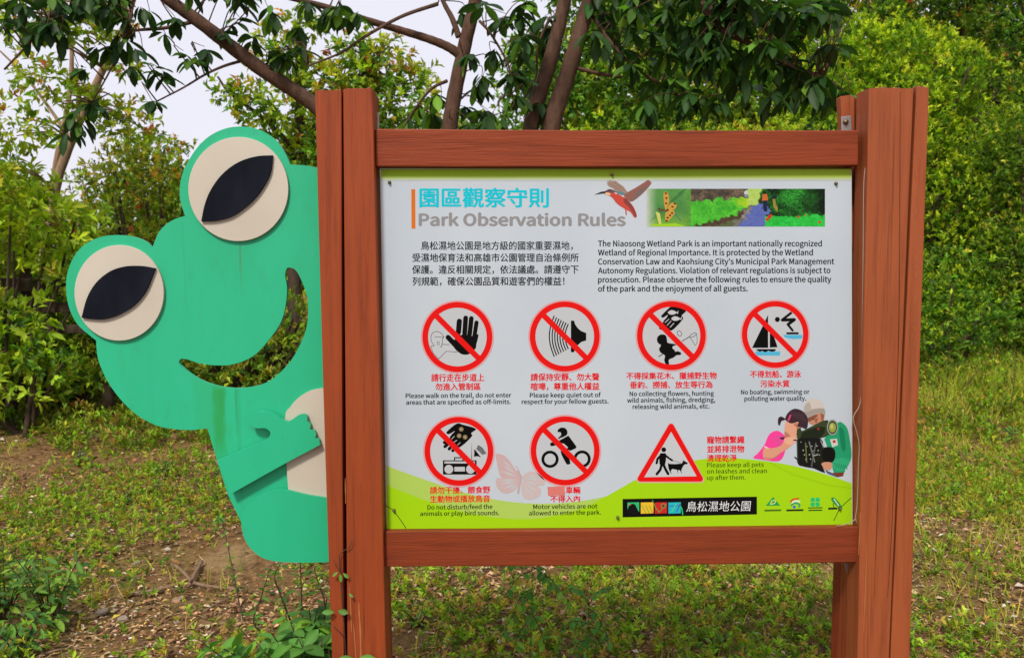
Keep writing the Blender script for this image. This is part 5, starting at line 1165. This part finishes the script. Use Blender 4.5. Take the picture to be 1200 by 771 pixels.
# ------------------------------------------------------------------ plants near the camera
def rooted(name, label, foot, stems, pal, leaf, wr, per, cat='plant', group=None, pinn=False, maxn=290, m_b=None, droop=.3):
    """small plant: stems as 3-D points from the foot, leaves placed along them one by one"""
    f = gr(*foot) if len(foot) == 2 else np.array(foot); root = empty(name, f, label, cat, group); ploc = Vector(root.location)
    var = leaf_variants(pal, 8, wr); tb = Tubes(); n = 0
    for S in stems:
        P = tb.add(S, *( (.002, .0008) if pinn else (.0042, .0016)), 5, 5); N = len(P)
        tot = max(2, int(per*np.linalg.norm(np.diff(P, axis=0), axis=1).sum()/leaf))
        for j in range(tot):
            if n >= maxn: break
            s = .22+.78*(j+random.random()*.5)/tot; i = min(N-1, int(s*(N-1))); T = unit(P[min(i+1, N-1)]-P[max(i-1, 0)]); 
            if pinn: a = (0 if j % 2 else math.pi); sd = unit(np.cross(T, [0, 0, 1.0])+1e-6); h = sd*math.cos(a)
            else: a = j*2.4+random.random(); u = unit(np.cross(T, [.2, 1, .1])); v = np.cross(T, u); h = u*math.cos(a)+v*math.sin(a)
            d = unit(h+T*(.35 if pinn else .45)+np.array([0, 0, -droop*random.random()])+RNG.normal(0, .12, 3)); nn = unit(np.array([0, -.25, 1.0])+RNG.normal(0, .25, 3))
            place_leaf(random.choice(var), root, ploc, P[i], d, nn, leaf*random.uniform(.6, 1.2)*(1.1-.35*s)); n += 1
    tb.build('stem', m_b or BARK_DARK, root, 'stuff'); return root
def fan(foot, n, h, spread, lean=(0, 0)):
    S = []
    for i in range(n):
        a = 6.28*i/n+random.random(); r_ = spread*random.uniform(.4, 1); t_ = foot+np.array([math.cos(a)*r_+lean[0], math.sin(a)*r_*.8+lean[1], h*random.uniform(.65, 1.1)])
        S.append([foot+RNG.normal(0, .012, 3)*np.array([1, 1, 0]), foot+(t_-foot)*.5+np.array([0, 0, h*.12]), t_])
    return S
FG = [(4, (.055, .17, .022)), (3, (.08, .22, .026)), (2, (.16, .32, .025)), (.8, (.34, .36, .03))]
DKW = [(4, (.045, .13, .018)), (3, (.075, .19, .022)), (1, (.15, .28, .03))]
# foreground clump at the left post
def g3(x, y, Y, up=0.0): p = at(x, y, Y); return np.array([p[0], p[1], float(gz(p[0], p[1]))+up])
f = g3(330, 760, 2.45); 
rooted('broad_leaved_weed', 'broad-leaved green weed clump growing against the foot of the left post', f, [[f, at(345, 790, 2.42), at(318, 742, 2.35)], [f, at(350, 800, 2.4), at(372, 715, 2.36)], [f, at(320, 800, 2.4), at(262, 760, 2.3)], [f, at(380, 800, 2.4), at(392, 738, 2.35)], [f, at(300, 810, 2.35), at(232, 748, 2.28)], [f, at(340, 810, 2.3), at(300, 752, 2.28)], [f, at(370, 810, 2.3), at(350, 748, 2.25)], [f, at(350, 790, 2.45), at(335, 722, 2.45)], [f, at(290, 800, 2.35), at(250, 775, 2.2)], [f, at(390, 800, 2.3), at(385, 762, 2.2)], [f, at(330, 800, 2.5), at(280, 735, 2.5)]], FG, .085, .5, 5.5)
f = g3(372, 760, 2.42)
rooted('broad_leaved_weed', 'taller dark broad-leaved weed tight against the left side of the left post', f, [[f, at(374, 790, 2.4), at(383, 700, 2.4)], [f, at(372, 790, 2.4), at(362, 712, 2.38)], [f, at(380, 790, 2.38), at(394, 725, 2.34)], [f, at(360, 790, 2.36), at(340, 728, 2.34)], [f, at(370, 800, 2.3), at(378, 748, 2.26)], [f, at(360, 800, 2.3), at(352, 765, 2.24)]], DKW, .075, .46, 5)
f = g3(352, 700, 3.3)
rooted('slender_sapling', 'slender dark-stemmed sapling rising beside the left post below the frog', f, [[f, at(354, 720, 3.2), at(352, 665, 3.2), at(350, 630, 3.2)], [f, at(330, 700, 3.2), at(322, 675, 3.2), at(332, 655, 3.25)], [f, at(380, 715, 3.2), at(372, 680, 3.2), at(368, 664, 3.2)], [f, at(300, 735, 3.2), at(306, 700, 3.2), at(318, 662, 3.25)]], DKW, .055, .32, 2.8)
f = g3(305, 700, 3.1)
for lab, S in (('thin bare-stemmed weed left of the frog leg', [[gr(283, 722), gr(277, 690)+np.array([0, -.05, .12]), gr(268, 650)+np.array([0, -.1, .22]), at(252, 610, 3.3)]]),):
    rooted('thin_stemmed_weed', lab, gr(283, 722), S, DKW, .03, .4, .7)
# pinnate-leaved seedlings below the board
def pinnate(label, footpx, Y, top, fr_):
    f = g3(footpx, 700, Y); t_ = at(*top, Y); S = [[f, (f+t_)/2+np.array([.01, 0, 0]), t_]]
    root_st = []
    for (x0, y0), (x1, y1) in fr_: root_st.append([at(x0, y0, Y), (at(x0, y0, Y)+at(x1, y1, Y-.05))/2+np.array([0, 0, .02]), at(x1, y1, Y-.05)])
    return rooted('pinnate_seedling', label, f, root_st+S, FG, .036, .5, 3.4, 'plant', 'seedlings with paired leaflets under the board', True, 250, None, .1)
pinnate('seedling with paired leaflets hanging under the left part of the bottom rail', 612, 2.75, (624, 655), [((624, 668), (590, 700)), ((624, 660), (648, 690)), ((622, 690), (600, 720)), ((624, 664), (672, 712)), ((620, 700), (585, 752)), ((620, 715), (640, 760)), ((622, 662), (585, 668)), ((616, 730), (600, 768))])
pinnate('seedling with paired leaflets right of its neighbour under the board', 678, 2.8, (690, 705), [((690, 708), (715, 690)), ((690, 708), (668, 690)), ((689, 712), (712, 745)), ((688, 730), (655, 740)), ((688, 735), (720, 755)), ((685, 750), (670, 770))])
f = g3(425, 760, 2.3)
# lower left dark plants
for lab, fp, hh, sp, n in (('dark green weed near the lower left corner, taller of the two', (62, 742), .30, .22, 9), ('dark low weed right at the lower left corner', (5, 730), .28, .22, 9), ('small yellow-spotted weed between the dark weeds at the lower left', (28, 771), .16, .16, 7)):
    f = gr(*fp); rooted('dark_weed', lab, f, fan(f, n+1, hh*1.15, sp), DKW, .08, .3, 3.2, 'plant', 'dark weeds at the lower left')
# single bigger weeds dotted in the field
for lab, fp, hh, sp, n, lf in (('fresh green weed tuft right of the lower frog leg of sky, by the sand', (195, 560), .14, .10, 6, .05), ('bright green tuft right of the right post on the bare soil', (1118, 585), .12, .09, 6, .05), ('dark-leaved weed at the right edge above the bare soil', (1185, 505), .12, .12, 6, .07),
                               ('bright tuft of weed under the right part of the board', (838, 768), .10, .09, 6, .045), ('green weed tuft under the middle of the board', (740, 735), .08, .07, 5, .04), ('dark rounded weed beside the left post under the board', (492, 735), .09, .09, 6, .04),
                               ('broad-leaved seedling at the left edge under the fence', (12, 505), .22, .14, 6, .09), ('bright tuft far left in the field', (95, 545), .12, .09, 6, .045), ('yellow-green tuft in the middle of the left field', (150, 590), .12, .1, 6, .045)):
    lab = lab.replace('right of the lower frog leg of sky, by the sand', 'left of the frog arm')
    f = gr(*fp); rooted('weed_tuft', lab, f, fan(f, n, hh, sp), FG+[(3, (.12, .26, .03))], lf, .34, 1.8, 'plant', 'single weed tufts in the field')
# tall thin dry stems at the right
for i, (x, y, tx, ty, lab) in enumerate(((1108, 470, 1112, 322, 'straight dark stem right of the right post with pinkish top'), (1182, 480, 1190, 405, 'dark dry stalk standing at the right edge'), (1100, 500, 1150, 425, 'thin bent stem leaning right beside the right post'), (1120, 455, 1175, 405, 'thin stem leaning far right in the grass'), (1095, 520, 1090, 440, 'thin upright stem close to the right post'))):
    f = gr(x, y); t_ = at(tx, ty, f[1]); rooted('dry_stalk', lab, f, [[f, (f+t_)/2+np.array([.02, 0, .03]), t_]], OLIVE, .035, .3, .6, 'stalk', 'dry stalks in the grass', False, 30)
# creeping vine up the seam of the left post
vr = at(404, 771, YF-.006); vine = empty('creeping_vine', (vr[0], vr[1], float(gz(vr[0], vr[1]))), 'thin creeping vine with small leaves climbing the seam of the left post', 'vine')
tb = Tubes(); tb.add([np.array([vr[0], vr[1]-.01, 0]), at(406, 800, YF-.006), at(403.5, 740, YF-.006), at(401, 700, YF-.006), at(398, 660, YF-.006), at(400, 648, YF-.008), at(410, 640, YF-.01), at(413, 632, YF-.01)], .0016, .0009, 5, 5)
tb.add([at(404, 748, YF-.006), at(398, 740, YF-.012), at(389, 732, YF-.012)], .001, .0008, 5, 4); tb.add([at(400, 668, YF-.006), at(394, 664, YF-.01), at(391, 655, YF-.01)], .0009, .0006, 4, 4); tb.build('stem', BARK_DARK, vine, 'stuff')
vv = leaf_variants([(1, (.09, .22, .03))], 4, .5)
for x, y, l, d in ((399, 672, .02, (0, -.5, -1)), (402, 671, .018, (.7, -.4, -.6)), (396, 670, .016, (-.8, -.4, -.4)), (392, 717, .03, (-1, -.4, .2)), (396, 715, .028, (.9, -.5, -.1)), (421, 770, .04, (.9, -.5, .1)), (415, 772, .04, (-.8, -.5, .3)), (409, 695, .014, (.6, -.5, -.4))):
    place_leaf(random.choice(vv), vine, Vector(vine.location), at(x, y, YF-.012), np.array(d, float), np.array([0, -1.0, .5]), l)
# pale stones and scraps
SC, t_, b_ = mat('pale_stone', (0.26, 0.2, 0.15), 0.85); bump(t_, b_, noise(t_, 50, (1, 1, 1), 4), .5, .004)
def stone(label, px, py, r_):
    q = gr(px, py); bm = bmesh.new(); bmesh.ops.create_icosphere(bm, subdivisions=2, radius=1)
    for v in bm.verts: v.co = Vector((v.co.x*r_*1.3, v.co.y*r_, v.co.z*r_*.45))*random.uniform(.82, 1.1)+Vector((0, 0, r_*.2))
    me = bpy.data.meshes.new('stone'); bm.to_mesh(me); bm.free(); me.materials.append(SC); o = bpy.data.objects.new('stone', me); COL.objects.link(o); o.location = q; o.rotation_euler = (0, 0, random.random()*6)
    tag(o, label, 'stone', 'pale stones on the soil')
for lab, x, y, r_ in (('grey flat stone in the weeds left of the frog leg', 212, 616, .035), ('pale stone left of the crossing sticks', 160, 660, .03), ('pale tan stone on bare soil below the sticks', 144, 726, .035), ('pink-grey stone left of the tan stone', 119, 718, .04), ('small pale stone just below the crossing sticks', 208, 703, .028), ('small tan stone near the foreground weeds', 207, 729, .02), ('whitish scrap-like stone right of the right post', 1073, 737, .025), ('grey stone half buried at the right', 1146, 640, .03)): stone(lab, x, y, r_*.72)
